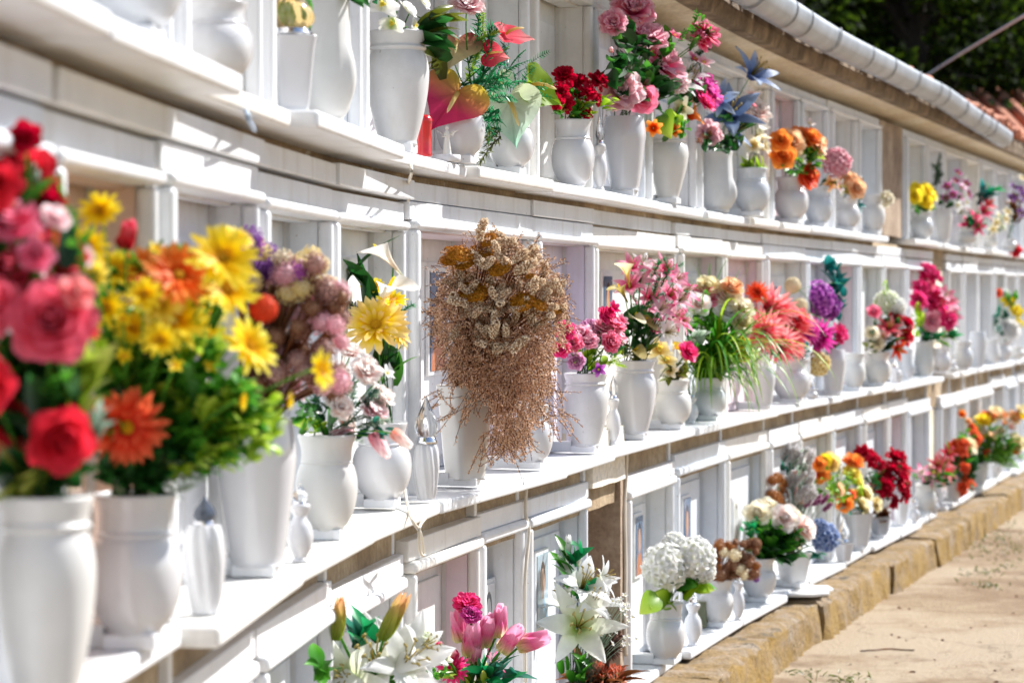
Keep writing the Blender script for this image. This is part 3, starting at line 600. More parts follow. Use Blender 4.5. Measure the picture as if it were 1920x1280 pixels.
def bloom_template(kind, r):
    """returns [(part name, MB, uses petal colour?)]; bloom faces +Z and is about 1 across"""
    b = MB(); extra = []
    if kind == 'rose':
        b.ball(Vector((0, 0, .02)), .06, 0, 8, 6, (1, 1, 1.6)); whorl(b, 3, .43, .24, -.16, r, .1, .1, -.33, .07, 'rose', .01, .1, nu=7, nv=6, rho=.25)
        for n, L, w, t, c, cup in ((2, .44, .34, -.10, .12, .1), (3, .46, .40, .06, .10, .1), (3, .48, .46, .20, .16, .05), (4, .50, .50, .36, .30, .0), (5, .52, .54, .56, .5, -.04), (5, .54, .58, .80, .6, -.08), (5, .52, .58, 1.1, .5, -.08)):
            whorl(b, n, L, w, t, r, c, cup, -.33, .045, 'rose', .018, .06, nu=7, nv=7, rho=.34)
    elif kind == 'peony':
        for n, L, w, t, c in ((5, .34, .24, .0, .1), (6, .40, .28, .2, .15), (7, .44, .32, .42, .2), (8, .48, .38, .7, .2), (8, .50, .42, 1.0, .1), (7, .50, .46, 1.35, -.15)): whorl(b, n, L, w, t, r, c, .1, -.26, .03, 'rose', .07, .14, nu=7, nv=6, rho=.4)
    elif kind == 'carnation':
        for n, L, w, t in ((6, .3, .2, .1), (8, .36, .24, .4), (9, .40, .28, .75), (9, .44, .3, 1.1), (8, .46, .3, 1.5)): whorl(b, n, L, w, t, r, .1, .1, -.15, .02, shape='spoon', ruf=.14, jit=.22, nu=5, nv=5)
    elif kind == 'daisy':
        whorl(b, 15, .48, .15, 1.25, r, .3, .15, .0, .04, 'narrow', jit=.12, nu=3, nv=5); whorl(b, 13, .42, .13, 1.02, r, .3, .2, .02, .04, 'narrow', jit=.14, nu=3, nv=5)
        q = MB(); dome(q, .075, .05, 0, r, 40, .03, .02); extra.append(('flower_centre', q, 'daisycentre'))
    elif kind == 'gerbera':
        whorl(b, 18, .48, .11, 1.35, r, .2, .15, 0, .05, 'strap', jit=.1, nu=3, nv=5); whorl(b, 16, .43, .10, 1.12, r, .25, .2, .02, .05, 'strap', jit=.12, nu=3, nv=5); whorl(b, 14, .22, .06, .9, r, .3, .1, .03, .05, 'strap', jit=.14, nu=3, nv=4)
        q = MB(); dome(q, .085, .05, 0, r, 45, .03, .02); extra.append(('flower_centre', q, 'daisycentre'))
    elif kind == 'dahlia':
        for n, L, t in ((8, .25, .15), (11, .32, .42), (13, .38, .7), (15, .44, .98), (16, .48, 1.25), (14, .48, 1.55)): whorl(b, n, L, .10, t, r, .15, .35, -.05, .02, 'lily', jit=.14, nu=3, nv=5)
    elif kind == 'lily':
        whorl(b, 3, .62, .27, .62, r, 1.15, -.12, -.25, .02, 'lily', .025, .06, off=0, nu=5, nv=8); whorl(b, 3, .62, .21, .70, r, 1.05, -.12, -.25, .02, 'lily', .02, .06, off=math.pi / 3, nu=5, nv=8)
        q = MB()
        for i in range(6):
            a = i * 1.047 + .3; p = [Vector((math.cos(a) * .02, math.sin(a) * .02, -.2)), Vector((math.cos(a) * .06, math.sin(a) * .06, .02)), Vector((math.cos(a) * .13, math.sin(a) * .13, .16))]
            q.tube(p, .008, 4); q.ball(p[-1], .022, 0, 5, 3, (1.6, .7, .7))
        q.tube([Vector((0, 0, -.2)), Vector((.01, 0, .2))], .011, 5); extra.append(('stamens', q, 'olivegold'))
    elif kind == 'orchid':
        whorl(b, 2, .44, .46, 1.3, r, .1, .15, 0, .02, 'round', .02, .05, off=0); whorl(b, 3, .46, .28, 1.42, r, .1, .1, -.02, .02, 'round', .02, .05, off=math.pi / 2)
        q = MB(); whorl(q, 3, .16, .12, .5, r, .6, .4, .02, .01, 'spoon', nu=3, nv=4); q.ball(Vector((0, 0, .06)), .035); extra.append(('flower_centre', q, 'lemon'))
    elif kind == 'tulip':
        whorl(b, 3, .95, .58, .50, r, -.85, .12, -.42, .03, 'round', .0, .06, off=0, nu=7, nv=9, rho=.5); whorl(b, 3, .92, .56, .42, r, -.80, .12, -.42, .02, 'round', .0, .06, off=1.05, nu=7, nv=9, rho=.48)
    elif kind == 'bud':
        whorl(b, 3, .95, .34, .28, r, -.5, .1, -.45, .02, 'lily', 0, .05, off=0, nu=5, nv=8); whorl(b, 3, .95, .34, .24, r, -.45, .1, -.45, .01, 'lily', 0, .05, off=1.05, nu=5, nv=8)
    elif kind == 'calla':
        rows = []
        for j in range(12):
            v = j / 11; row = []
            for i in range(15):
                u = i / 14; a = (u - .5) * (5.6 - 1.5 * v ** 2); fl = .022 + .05 * v + .19 * v ** 3.2; tip = math.cos((u - .5) * math.pi)
                row.append(Vector((math.sin(a) * fl * 1.05, -math.cos(a) * fl + .22 * v ** 4 * 0, -.5 + v * (.70 + .32 * max(0, tip) ** 1.5))) + Vector((0, -.30 * v ** 5 * max(0, tip) ** 2, 0)))
            rows.append(row)
        b.grid(rows)
        q = MB(); q.tube([Vector((0, 0, -.35)), Vector((0, .0, 0)), Vector((.01, -.02, .28)), Vector((.01, -.03, .33))], [.025, .03, .026, .008], 8); extra.append(('spadix', q, 'yellow'))
    elif kind == 'anthurium':
        vs, fs, uvs = [Vector((0, .16, .0))], [], [(.5, .32)]
        K, RG = 36, 7
        for g in range(1, RG + 1):
            f = g / RG
            for a in range(K):
                t = 2 * math.pi * a / K; hx = 16 * math.sin(t) ** 3 / 34; hy = (13 * math.cos(t) - 5 * math.cos(2 * t) - 2 * math.cos(3 * t) - math.cos(4 * t)) / 34 * (1.18 if math.cos(t) < 0 else 1) + .04
                x, y = hx * f, .16 + (hy - .16) * f; vs.append(Vector((x, y, .07 * f * f + .05 * math.sin(x * 6) * f - .16 * max(0, -y) ** 1.5 + .02 * math.sin(a * 1.7) * f))); uvs.append((a / K, min(1, max(0, (.45 - y) / 1.1))))
        for a in range(K): fs.append((0, 1 + a, 1 + (a + 1) % K))
        for g in range(RG - 1):
            for a in range(K): p0 = 1 + g * K; fs.append((p0 + a, p0 + K + a, p0 + K + (a + 1) % K, p0 + (a + 1) % K))
        b.add(vs, fs, uvs)
        q = MB(); q.tube([Vector((0, .16, .03)), Vector((.01, .10, .12)), Vector((.03, -.05, .2)), Vector((.05, -.2, .22)), Vector((.06, -.25, .22))], [.03, .036, .032, .022, .004], 8); extra.append(('spadix', q, 'creamyellow'))
    elif kind in ('hydrangea', 'cluster'):
        fl = MB(); whorl(fl, 4, .13, .13, 1.25, r, .1, .1, 0, .005, 'round', 0, .08, nu=3, nv=3)
        if kind == 'cluster': fl = MB(); whorl(fl, 5, .09, .06, .8, r, .2, .2, 0, .004, 'spoon', 0, .1, nu=3, nv=2)
        for d in sphere_pts(80 if kind == 'hydrangea' else 60, r, -.75): xf(b, fl, frame_from((d + Vector((r.uniform(-.3, .3), r.uniform(-.3, .3), r.uniform(-.3, .3)))).normalized(), r.random() * 6), d * .40 * r.uniform(.9, 1.08))
        b.ball(Vector((0, 0, 0)), .35, 0, 8, 6)
    elif kind == 'yarrow':
        b.lathe([(.24, -.10), (.42, -.02), (.40, .02), (.25, .06), (.002, .09)], 16, 0)
        blobs = [(Vector((0, 0, 0)), .30)] + [(Vector((math.cos(t) * .30 * r.uniform(.8, 1.15), math.sin(t) * .30 * r.uniform(.8, 1.15), r.uniform(-.05, .03))), r.uniform(.15, .23)) for t in [k * .785 for k in range(8)]]
        for c0, rr in blobs:
            for i in range(int(620 * rr * rr * 2.2) + 12):
                a = r.random() * 6.283; q = math.sqrt(r.random()) * rr; o = len(b.uv); b.ball(c0 + Vector((q * math.cos(a), q * math.sin(a), .55 * rr * (1 - (q / rr) ** 2) + r.uniform(-.015, .02))), .021 * r.uniform(.7, 1.3), 0, 5, 3)
                tv = r.random(); b.uv[o:] = [(.5, tv)] * (len(b.uv) - o)
        b.tube([Vector((0, 0, -.5)), Vector((0, 0, -.05))], .03, 5)
    elif kind == 'spike':
        p = [Vector((.10 * math.sin(t * 2.4 + 1), .06 * math.cos(t * 2.5), -.5 + t)) for t in [i / 14 for i in range(15)]]
        rad = lambda t: .07 + .13 * math.sin(math.pi * (.12 + .80 * t)) ** .8
        b.tube(p, [rad(i / 14) * .8 for i in range(15)], 6); b.uv = [(.5, .1)] * len(b.uv)
        for i in range(130):
            t = (i + .5) / 130; q = p[min(14, int(t * 15))]; a = i * 2.39996 + r.uniform(-.2, .2); d = Vector((math.cos(a), math.sin(a), r.uniform(.0, .5))).normalized()
            o = len(b.uv); b.ball(q + d * rad(t) * r.uniform(.8, 1.2), .042 * r.uniform(.7, 1.35), 0, 5, 3); tv = r.choice((.25, .6, .8, 1, 1)); b.uv[o:] = [(.5, tv)] * (len(b.uv) - o)
    elif kind == 'ball':
        b.ball(Vector((0, 0, 0)), .44, 0, 16, 12)
        for d in sphere_pts(260, r): b.ball(d * .44, .042, 0, 5, 3)
    elif kind == 'freesia':
        whorl(b, 6, .5, .34, .45, r, .75, .25, -.22, .02, 'round', .02, .08)
    elif kind == 'floret':
        whorl(b, 5, .5, .38, 1.1, r, .3, .1, -.05, .01, 'round', .05, .1, nu=3, nv=4)
        q = MB(); q.ball(Vector((0, 0, .02)), .07); extra.append(('flower_centre', q, 'lemon'))
    return [('bloom', b, None)] + extra
TCACHE = {}
def bloom_meshes(kind, colr, var):
    key = (kind, colr, var)
    if key not in TCACHE:
        r = random.Random(hash_(kind) + var * 31); out = []
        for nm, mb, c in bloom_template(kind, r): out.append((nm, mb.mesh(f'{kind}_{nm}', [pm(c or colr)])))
        TCACHE[key] = out
    return TCACHE[key]
def hash_(t): return sum(ord(c) * (i + 7) for i, c in enumerate(t))
PARTNAME = {'bud': 'flower_bud', 'ball': 'thistle_ball', 'spike': 'statice_spike', 'yarrow': 'yarrow_head', 'cluster': 'flower_cluster', 'floret': 'small_flower', 'hydrangea': 'hydrangea_head'}

def leaf(mb, p, d, L, Wd, r, bend=.5, fold=.25, m=0, shape='lily', side=None):
    d = d.normalized(); up = Vector((0, 0, 1)) if abs(d.z) < .95 else Vector((1, 0, 0))
    sd = d.cross(up).normalized(); sd = Matrix.Rotation(r.uniform(-1.1, 1.1) if side is None else side, 3, d) @ sd; no = sd.cross(d)
    nv = 6; rows = []; q = p.copy(); ax = d.copy()
    for j in range(nv + 1):
        v = j / nv; w = Wd * .5 * SH[shape](v)
        rows.append([q - sd * w + no * (fold * w), q - sd * w * .5 + no * fold * .4 * w, q, q + sd * w * .5 + no * fold * .4 * w, q + sd * w + no * (fold * w)])
        ax = (ax - no * bend * .28 / nv * 2 - Vector((0, 0, 1)) * bend * .8 / nv).normalized(); q = q + ax * L / nv
    mb.grid(rows, m)
def lobed(mb, p, d, L, Wd, r, m=0):
    leaf(mb, p, d, L, Wd * .45, r, .35, .2, m, 'strap', 0); d = d.normalized(); sd = d.orthogonal().normalized(); sd = Matrix.Rotation(r.random() * 6, 3, d) @ sd
    for t in (.25, .45, .65):
        for s in (-1, 1): leaf(mb, p + d * L * t, (d * .9 + sd * s).normalized(), L * .42 * (1.15 - t * .5), Wd * .34, r, .3, .1, m, 'spoon')
def frond(mb, p, d, L, Wd, r, m=0, n=12, droop=.5):
    q = p.copy(); ax = d.normalized(); sd = ax.orthogonal().normalized(); sd = Matrix.Rotation(r.random() * 6, 3, ax) @ sd; pts = [q.copy()]
    for i in range(n):
        q = q + ax * L / n; ax = (ax + Vector((0, 0, -droop / n))).normalized(); pts.append(q.copy()); t = i / n
        l = Wd * .5 * math.sin(math.pi * (.15 + .8 * t)) ** .7
        for s in (-1, 1): leaf(mb, q, (ax * .7 + sd * s), l, l * .24, r, .25, .1, m, 'narrow')
    mb.tube(pts, L * .009, 4, m)
def needle(mb, p, d, L, Wd, r, m=0):
    pts = [p + d.normalized() * L * i / 8 + Vector((0, 0, -.15 * L * (i / 8) ** 2)) for i in range(9)]; mb.tube(pts, L * .02, 4, m)
    for i in range(70):
        q = pts[min(8, int(i / 70 * 9))]; v = Vector((r.uniform(-1, 1), r.uniform(-1, 1), r.uniform(-1, 1))).normalized() + d.normalized() * .9
        leaf(mb, q, v, Wd * .5, Wd * .07, r, .1, .1, m, 'narrow')
def blade_arc(mb, p, d, L, Wd, r, m=0):
    q = p.copy(); ax = d.normalized(); sd = ax.cross(Vector((0, 0, 1))).normalized(); rows = []; dr = r.uniform(2.0, 5.0)
    for j in range(11):
        v = j / 10; w = Wd * .5 * (1 - v) ** .6; rows.append([q - sd * w, q + Vector((0, 0, -w * .3)), q + sd * w]); ax = (ax + Vector((0, 0, -dr / 10 * (v + .25)))).normalized(); q = q + ax * L / 10
    mb.grid(rows, m)
LEAFERS = {'leaf': leaf, 'lobed': lobed, 'frond': frond, 'needle': needle, 'blade': blade_arc}
CAMDIR = Vector((0, -1, 0))
NB = 0
def bouquet(v, label, blooms, leaves=(), stems='green', seed=0, spread=.10, nmin=-.04, cat='bouquet', stemr=.0016, name='bouquet'):
    """blooms: (kind, colour, photo x, photo y, size in photo px[, depth offset[, facing]]); leaves: (kind, colour, x, y, rx, ry, count, length px, width ratio)"""
    global NB; NB += 1; r = random.Random(NB * 17 + seed)
    e = empty(name, v['top'], label, cat, 'flower arrangements in the vases'); T = v['top']; d0 = v['d']
    pts = []
    def place(x, y, o):
        d = d0 + o; p = at(x, y, d)
        for _ in range(60):
            if n_of(p) >= nmin: break
            d -= .012; p = at(x, y, d)
        return p
    for bl in blooms:
        o = bl[5] if len(bl) > 5 and bl[5] is not None else r.uniform(-spread, spread * .5); pts.append(place(bl[2], bl[3], o))
    cen = sum(pts, Vector()) / max(1, len(pts)) if pts else T
    cen = cen * .6 + T * .4; st = MB()
    for bl, p in zip(blooms, pts):
        kind, colr, x, y, size = bl[:5]; sz = size * p.y / FPX * (1.0 if kind in ('spike', 'yarrow', 'anthurium', 'calla', 'bud', 'ball', 'hydrangea') else 1.28 if x > 1000 else 1.04 if x < 200 else 1.12)
        if len(bl) > 6: d = Vector(bl[6])
        else:
            d = (p - cen); d = (d.normalized() if d.length > 1e-5 else Vector((0, 0, 1))) * .55 + CAMDIR * r.uniform(.45, .85) + Vector((.22, 0, .25)) + Vector((r.uniform(-.2, .2), r.uniform(-.2, .2), r.uniform(-.2, .2)))
        d.normalize(); ms = bloom_meshes(kind, colr, r.randrange(3)); o = link(PARTNAME.get(kind, kind + '_bloom'), ms[0][1], e, p - T)
        o.rotation_mode = 'QUATERNION'; o.rotation_quaternion = (frame_from(d, r.random() * 6 if kind not in ('calla', 'anthurium', 'orchid') else r.uniform(-.25, .25))).to_quaternion()
        if len(bl) > 7: o.rotation_quaternion = Quaternion(o.rotation_quaternion) @ Quaternion((0, 0, 1), bl[7])
        o.scale = (sz,) * 3
        for nm, me in ms[1:]: link(nm, me, o)
        q = p - d * sz * .25; mid = (T + q) * .5 + Vector((0, 0, .15 * (q - T).length)) ; a = Vector((r.uniform(-.25, .25) * v['w'], r.uniform(-.25, .25) * v['w'], 0))
        st.tube([(T + a) * (1 - t) ** 2 + mid * 2 * t * (1 - t) + q * t * t - T for t in [i / 7 for i in range(8)]], stemr, 5)
    if blooms: link('stems', st.mesh('stems', [lm(stems)]), e)
    by = {}
    for kind, colr, x, y, rx, ry, cnt, L, ratio in leaves:
        mb = by.setdefault((kind, colr), MB()); c = place(x, y, -.02)
        for i in range(cnt):
            a = r.random() * 6.283; q = math.sqrt(r.random()); p = place(x + rx * q * math.cos(a), y + ry * q * math.sin(a), r.uniform(-1, .6) * min(rx, 90) * d0 / FPX)
            k = L * d0 / FPX * r.uniform(.65, 1.25); dr = (p - T); dr = (dr.normalized() if dr.length > 1e-5 else Vector((0, 0, 1))) + Vector((r.uniform(-.6, .6), r.uniform(-.8, .4), r.uniform(-.4, .5)))
            dr.normalize(); b0 = p - dr * k * .5
            if kind == 'blade': b0 = T + Vector((r.uniform(-.3, .3), r.uniform(-.3, .3), 0)) * v['w']; dr = Vector((r.uniform(-.6, .65), r.uniform(-.9, .1), r.uniform(.5, 1.5))).normalized(); k *= r.uniform(.8, 1.35)
            LEAFERS[kind](mb, b0 - T, dr, k, k * ratio, r)
    for (kind, colr), mb in by.items(): link({'blade': 'grass_blades', 'frond': 'fern_fronds', 'needle': 'fir_sprigs'}.get(kind, 'leaves'), mb.mesh('leaves', [lm(colr)]), e)
    return e, r

# ------------------------------------------------------------------ TOP SHELF
vase('U', 245, 205, -150, 'globe', '', label='large round white vase cut by the top edge, first on the top shelf', n=-.06)
vase('U', 402, 150, 6, 'globe', '', label='round glossy white vase with no flowers in view, left of the amber lamp', n=-.06, foot=False)
lamp('U', 546, 100, -30, 70, 'square white votive lamp with an amber and clear glass flame', n=-.05, kind='square', glass=M_AMBER, gw=.75)
v = vase('U', 608, 118, -40, 'drape', 'hanging green palm leaf', n=-.085)
bouquet(v, 'broad green leaves hanging over the rim of the draped vase', [], [('frond', 'green', 575, 20, 22, 24, 4, 90, .5), ('leaf', 'dark', 640, -10, 40, 12, 8, 60, .4), ('leaf', 'green', 560, 15, 20, 20, 5, 70, .35)])
v = vase('U', 746, 118, 62, 'jar', 'white orchids')
bouquet(v, 'white orchids crowding out of the jar at the top edge', [('orchid', 'white', 718, 12, 66), ('orchid', 'white', 764, 22, 78), ('orchid', 'greenwhite', 735, 46, 52), ('orchid', 'white', 792, 5, 70), ('orchid', 'white', 705, -20, 70), ('orchid', 'white', 750, -35, 80), ('orchid', 'white', 776, 50, 46)],
        [('leaf', 'dark', 815, 60, 20, 35, 8, 75, .4), ('leaf', 'olive', 830, 30, 25, 20, 6, 90, .25), ('leaf', 'emerald', 700, -5, 20, 10, 5, 30, .4)])
va = vase('U', 864, 92, 176, 'globe', 'red and cream anthuriums')
v2 = vase('U', 958, 88, 210, 'globe', 'pale anthurium and fern sprays', n=-.06)
bouquet(va, 'large red and cream anthuriums with a peach bloom above', [('anthurium', 'spathe_red', 846, 192, 138, -.06, (.15, -.85, .25), -.65), ('anthurium', 'spathe_cream', 852, 95, 105, -.02, (.1, -.75, .5), -.2), ('peony', 'palepink', 880, 2, 66), ('anthurium', 'coral', 925, 105, 60, -.02, (.2, -.8, .3), 1.2), ('anthurium', 'coral', 960, 70, 84, -.02, (.3, -.5, .9), 1.3)],
        [('needle', 'emerald', 905, 110, 22, 60, 9, 80, .42), ('needle', 'lime', 900, 90, 28, 60, 5, 60, .42), ('leaf', 'dark', 822, 70, 16, 30, 6, 70, .4), ('frond', 'emerald', 930, 140, 50, 45, 10, 90, .35), ('leaf', 'olive', 810, 95, 20, 40, 5, 80, .3)])
bouquet(v2, 'translucent pale green anthurium with drooping fern tips', [('anthurium', 'spathe_glass', 958, 212, 128, -.07, (.1, -.95, .1), .15), ('anthurium', 'spathe_green', 1008, 170, 105, -.02, (.5, -.6, .35), 1.2), ('anthurium', 'spathe_glass', 935, 160, 70, -.04, (.0, -.7, .5), .2)],
        [('needle', 'emerald', 915, 215, 12, 50, 6, 75, .4), ('needle', 'olive', 918, 255, 6, 25, 3, 60, .42), ('frond', 'emerald', 990, 160, 30, 60, 9, 85, .35), ('frond', 'bluegreen', 950, 135, 45, 40, 8, 80, .35)])
p, d, s = spot('U', 794, -.02)
e = empty('grave_candle', p, 'bright red plastic grave candle below the red anthurium', 'candle')
w = 34 * d / FPX / 2; h = 78 * d / FPX
q = MB(); q.lathe([(.001, 0), (w * .95, 0), (w, .004), (w * .92, h * .12), (w * .92, h * .8), (w, h * .84), (w, h * .9), (w * .8, h * .97), (w * .5, h), (.001, h)], 24); link('body', q.mesh('body', [M_REDPL]), e)
q = MB(); q.lathe([(w * 1.03, h * .83), (w * 1.05, h * .86), (w * 1.03, h * .885)], 24); link('lid_rim', q.mesh('lid_rim', [M_REDPL]), e)
p, d, s = spot('U', 838, -.02)
e = empty('statuette', p, 'tiny white angel statuette on a round marble base', 'statuette'); u = d / FPX
q = MB(); q.lathe([(.001, 0), (26 * u, 0), (26 * u, 12 * u), (24 * u, 13 * u), (.001, 13 * u)], 28); link('base', q.mesh('base', [M_MARBLE[0]]), e)
q = MB(); q.lathe([(9 * u, 12.5 * u), (8 * u, 20 * u), (6.5 * u, 34 * u), (5 * u, 44 * u), (6.8 * u, 50 * u), (5.5 * u, 55 * u), (2.2 * u, 58 * u), (2 * u, 60 * u), (.3 * u, 61 * u)], 24, 0, lambda a, z, r: r * (1 + .1 * math.sin(7 * a) * max(0, 1 - z / (45 * u))))
q.ball(Vector((0, 0, 63.5 * u)), 4.2 * u, 0, 12, 8, (.9, 1, 1.1)); V3 = lambda x, y, z: Vector((x * u, y * u, z * u))
q.tube([V3(6, 0, 53), V3(11, -3, 50), V3(14, -6, 58)], [2.2 * u, 1.9 * u, 1.3 * u], 8, 0, True); q.tube([V3(-6, 0, 53), V3(-8, -4, 46), V3(-2, -7, 48)], [2.2 * u, 1.9 * u, 1.3 * u], 8, 0, True)
link('figure', q.mesh('figure', [M_PORC2]), e)
for sg in (-1, 1):
    q = MB(); leaf(q, V3(2 * sg, 4, 46), Vector((sg * .8, .3, .9)), 24 * u, 11 * u, rnd, .3, .3); o = link('wing', q.mesh('wing', [M_PORC2]), e); sm = o.modifiers.new('thick', 'SOLIDIFY'); sm.thickness = .0012
v = vase('U', 1074, 82, 226, 'globe', 'small crimson azaleas', foot=False)
bouquet(v, 'small crimson azaleas with tiny green leaves', [('carnation', 'crimson', x, y, z) for x, y, z in ((1058, 140, 40), (1090, 150, 38), (1050, 172, 36), (1082, 178, 36), (1104, 170, 34), (1124, 150, 36), (1060, 195, 32), (1098, 208, 32), (1074, 155, 34), (1042, 190, 28), (1120, 185, 24))],
        [('leaf', 'green', 1075, 195, 42, 28, 50, 24, .5), ('leaf', 'lime', 1080, 205, 40, 18, 20, 22, .5), ('leaf', 'lime', 1140, 190, 16, 18, 12, 22, .5)])
lamp('U', 1124, 30, 218, 272, 'slim white votive lamp with clear glass top beside the azaleas', n=-.06)
v = vase('U', 1171, 80, 220, 'cone', 'dark leaved pink peonies')
bouquet(v, 'tall dark leaved pink peonies spilling under the eave', [('peony', 'pink', 1190, 12, 72), ('peony', 'pink', 1212, 62, 74), ('peony', 'pink', 1250, 108, 82), ('peony', 'dustypink', 1166, 168, 72), ('rose', 'rosepink', 1208, 184, 48), ('carnation', 'rosepink', 1328, 60, 52), ('carnation', 'rosepink', 1318, 75, 36), ('peony', 'pink', 1150, 40, 46), ('floret', 'rosepink', 1264, 68, 30), ('bud', 'palepink', 1145, 95, 34)],
        [('leaf', 'dark', 1175, 110, 45, 70, 60, 58, .45), ('leaf', 'dark', 1230, 155, 40, 40, 30, 55, .45), ('leaf', 'green', 1200, 90, 60, 60, 22, 50, .4), ('lobed', 'green', 1300, 60, 30, 30, 8, 40, .5)], spread=.05, nmin=.06)
v = vase('U', 1252, 78, 254, 'amphora', 'orange lilies and magenta blooms')
bouquet(v, 'mixed orange, white and magenta blooms with one broad green leaf', [('carnation', 'magenta', 1330, 165, 62), ('peony', 'hotpink', 1326, 185, 44), ('freesia', 'orange', 1302, 215, 52), ('freesia', 'orange', 1225, 240, 40), ('freesia', 'orange', 1262, 245, 36), ('lily', 'white', 1284, 150, 60), ('lily', 'white', 1300, 135, 50), ('peony', 'palepink', 1268, 150, 46), ('floret', 'pink', 1302, 112, 40), ('floret', 'cream', 1275, 205, 44), ('freesia', 'cream', 1296, 185, 40), ('floret', 'palepink', 1318, 118, 36), ('lily', 'white', 1322, 150, 40)],
        [('leaf', 'lime', 1255, 215, 18, 16, 4, 78, .5), ('leaf', 'green', 1262, 225, 30, 20, 12, 60, .45), ('leaf', 'dark', 1285, 180, 34, 40, 20, 40, .4), ('needle', 'dark', 1300, 100, 22, 25, 5, 40, .35)], spread=.06, nmin=.03)
v = vase('U', 1345, 68, 285, 'drape', 'dusty blue lilies', foot=False)
bouquet(v, 'dusty blue lilies, one raised high under the eave', [('lily', 'blue', 1420, 130, 84, -.03, (.55, -.55, .6)), ('lily', 'steelblue', 1370, 205, 98, -.06), ('lily', 'steelblue', 1382, 240, 62), ('peony', 'dustypink', 1330, 250, 44), ('lily', 'blue', 1350, 185, 60), ('floret', 'redpink', 1408, 195, 28)],
        [('leaf', 'dark', 1350, 262, 34, 18, 26, 40, .55), ('leaf', 'dark', 1368, 230, 30, 30, 14, 40, .5), ('needle', 'brown', 1320, 255, 14, 16, 4, 30, .4)], nmin=.03)
v = vase('U', 1410, 68, 316, 'globe', 'cream freesias', n=-.06)
bouquet(v, 'cream and blush freesias on a yellow green tuft', [('freesia', 'cream', 1425, 255, 44), ('freesia', 'cream', 1412, 272, 44), ('peony', 'blush', 1422, 205, 48), ('freesia', 'cream', 1434, 275, 36), ('freesia', 'white', 1428, 240, 34), ('floret', 'blush', 1410, 180, 34)],
        [('leaf', 'lime', 1410, 305, 22, 8, 22, 26, .3), ('blade', 'yellowgreen', 1410, 295, 10, 10, 6, 40, .08)])
v = vase('U', 1483, 66, 333, 'globe', 'orange roses')
bouquet(v, 'round bunch of orange roses with a white sprig', [('rose', 'orange', 1468, 290, 42), ('rose', 'peach', 1486, 262, 46), ('rose', 'orange', 1508, 250, 44), ('rose', 'peach', 1540, 265, 42), ('rose', 'orange', 1464, 262, 34), ('rose', 'redorange', 1522, 328, 40), ('floret', 'white', 1516, 232, 26), ('floret', 'white', 1500, 300, 22), ('rose', 'orange', 1524, 250, 36)],
        [('leaf', 'green', 1500, 300, 36, 26, 60, 26, .5), ('leaf', 'lime', 1515, 290, 26, 26, 26, 22, .5)], nmin=.02)
v = vase('U', 1534, 54, 350, 'globe', 'pale pink hydrangea')
bouquet(v, 'pale dusty pink hydrangea head above small peach blooms', [('hydrangea', 'dustypink', 1568, 305, 62), ('floret', 'peach', 1555, 345, 28), ('floret', 'blush', 1572, 350, 28)], [('leaf', 'olive', 1560, 345, 20, 12, 12, 24, .5)])
v = vase('U', 1588, 50, 372, 'globe', 'peach roses')
bouquet(v, 'peach and yellow roses with a teal leaf hanging down', [('rose', 'peach', 1600, 335, 34), ('rose', 'peach', 1610, 352, 34), ('rose', 'yellowpink', 1592, 350, 28), ('rose', 'peach', 1586, 330, 26)], [('leaf', 'yellowgreen', 1595, 350, 20, 14, 18, 24, .5), ('leaf', 'teal', 1610, 382, 6, 10, 5, 24, .5)])
v = vase('U', 1636, 46, 366, 'urn', 'single faded cream bloom')
bouquet(v, 'single faded cream bloom leaning out beside the pillar', [('carnation', 'cream', 1665, 372, 28)], [('leaf', 'olive', 1650, 372, 10, 6, 5, 18, .4)])
v = vase('U', 1727, 46, 398, 'globe', 'bright yellow roses')
bouquet(v, 'compact bright yellow roses just past the pillar', [('rose', 'yellow', x, y, 26) for x, y in ((1720, 355), (1738, 350), (1748, 362), (1728, 370), (1742, 376), (1716, 366))], [('leaf', 'green', 1730, 388, 20, 10, 30, 18, .5)])
v = vase('U', 1768, 34, 392, 'cone', 'purple orchid sprays')
bouquet(v, 'loose purple orchid sprays with dark foliage', [('floret', 'orchid', r_[0], r_[1], 20) for r_ in ((1775, 350), (1790, 340), (1802, 352), (1785, 365), (1800, 372), (1772, 372), (1810, 345), (1795, 325), (1815, 365))] + [('floret', 'white', 1795, 385, 22), ('floret', 'white', 1812, 380, 20)], [('needle', 'dark', 1755, 330, 10, 40, 8, 40, .4), ('leaf', 'dark', 1780, 375, 20, 14, 18, 18, .4)])
v = vase('U', 1812, 38, 428, 'globe', 'pink lilies with teal leaves')
bouquet(v, 'pink lilies with upright teal leaves', [('lily', 'rosepink', 1830, 402, 36), ('lily', 'rosepink', 1848, 395, 34), ('lily', 'rosepink', 1818, 420, 32), ('lily', 'coral', 1855, 380, 28), ('lily', 'rosepink', 1836, 425, 30), ('lily', 'white', 1800, 395, 28)], [('leaf', 'teal', 1845, 360, 16, 14, 12, 32, .4), ('leaf', 'emerald', 1860, 350, 14, 8, 6, 30, .25), ('leaf', 'emerald', 1830, 410, 22, 18, 20, 20, .4)])
v = vase('U', 1853, 34, 440, 'globe', 'cream and mint blooms')
bouquet(v, 'cream and mint small blooms in shadow', [('floret', 'cream', x, y, 20) for x, y in ((1872, 405), (1885, 412), (1878, 425), (1868, 418), (1888, 398), (1862, 430))], [('leaf', 'sage', 1872, 420, 16, 16, 26, 18, .4)])
v = vase('U', 1892, 30, 448, 'globe', 'purple violets')
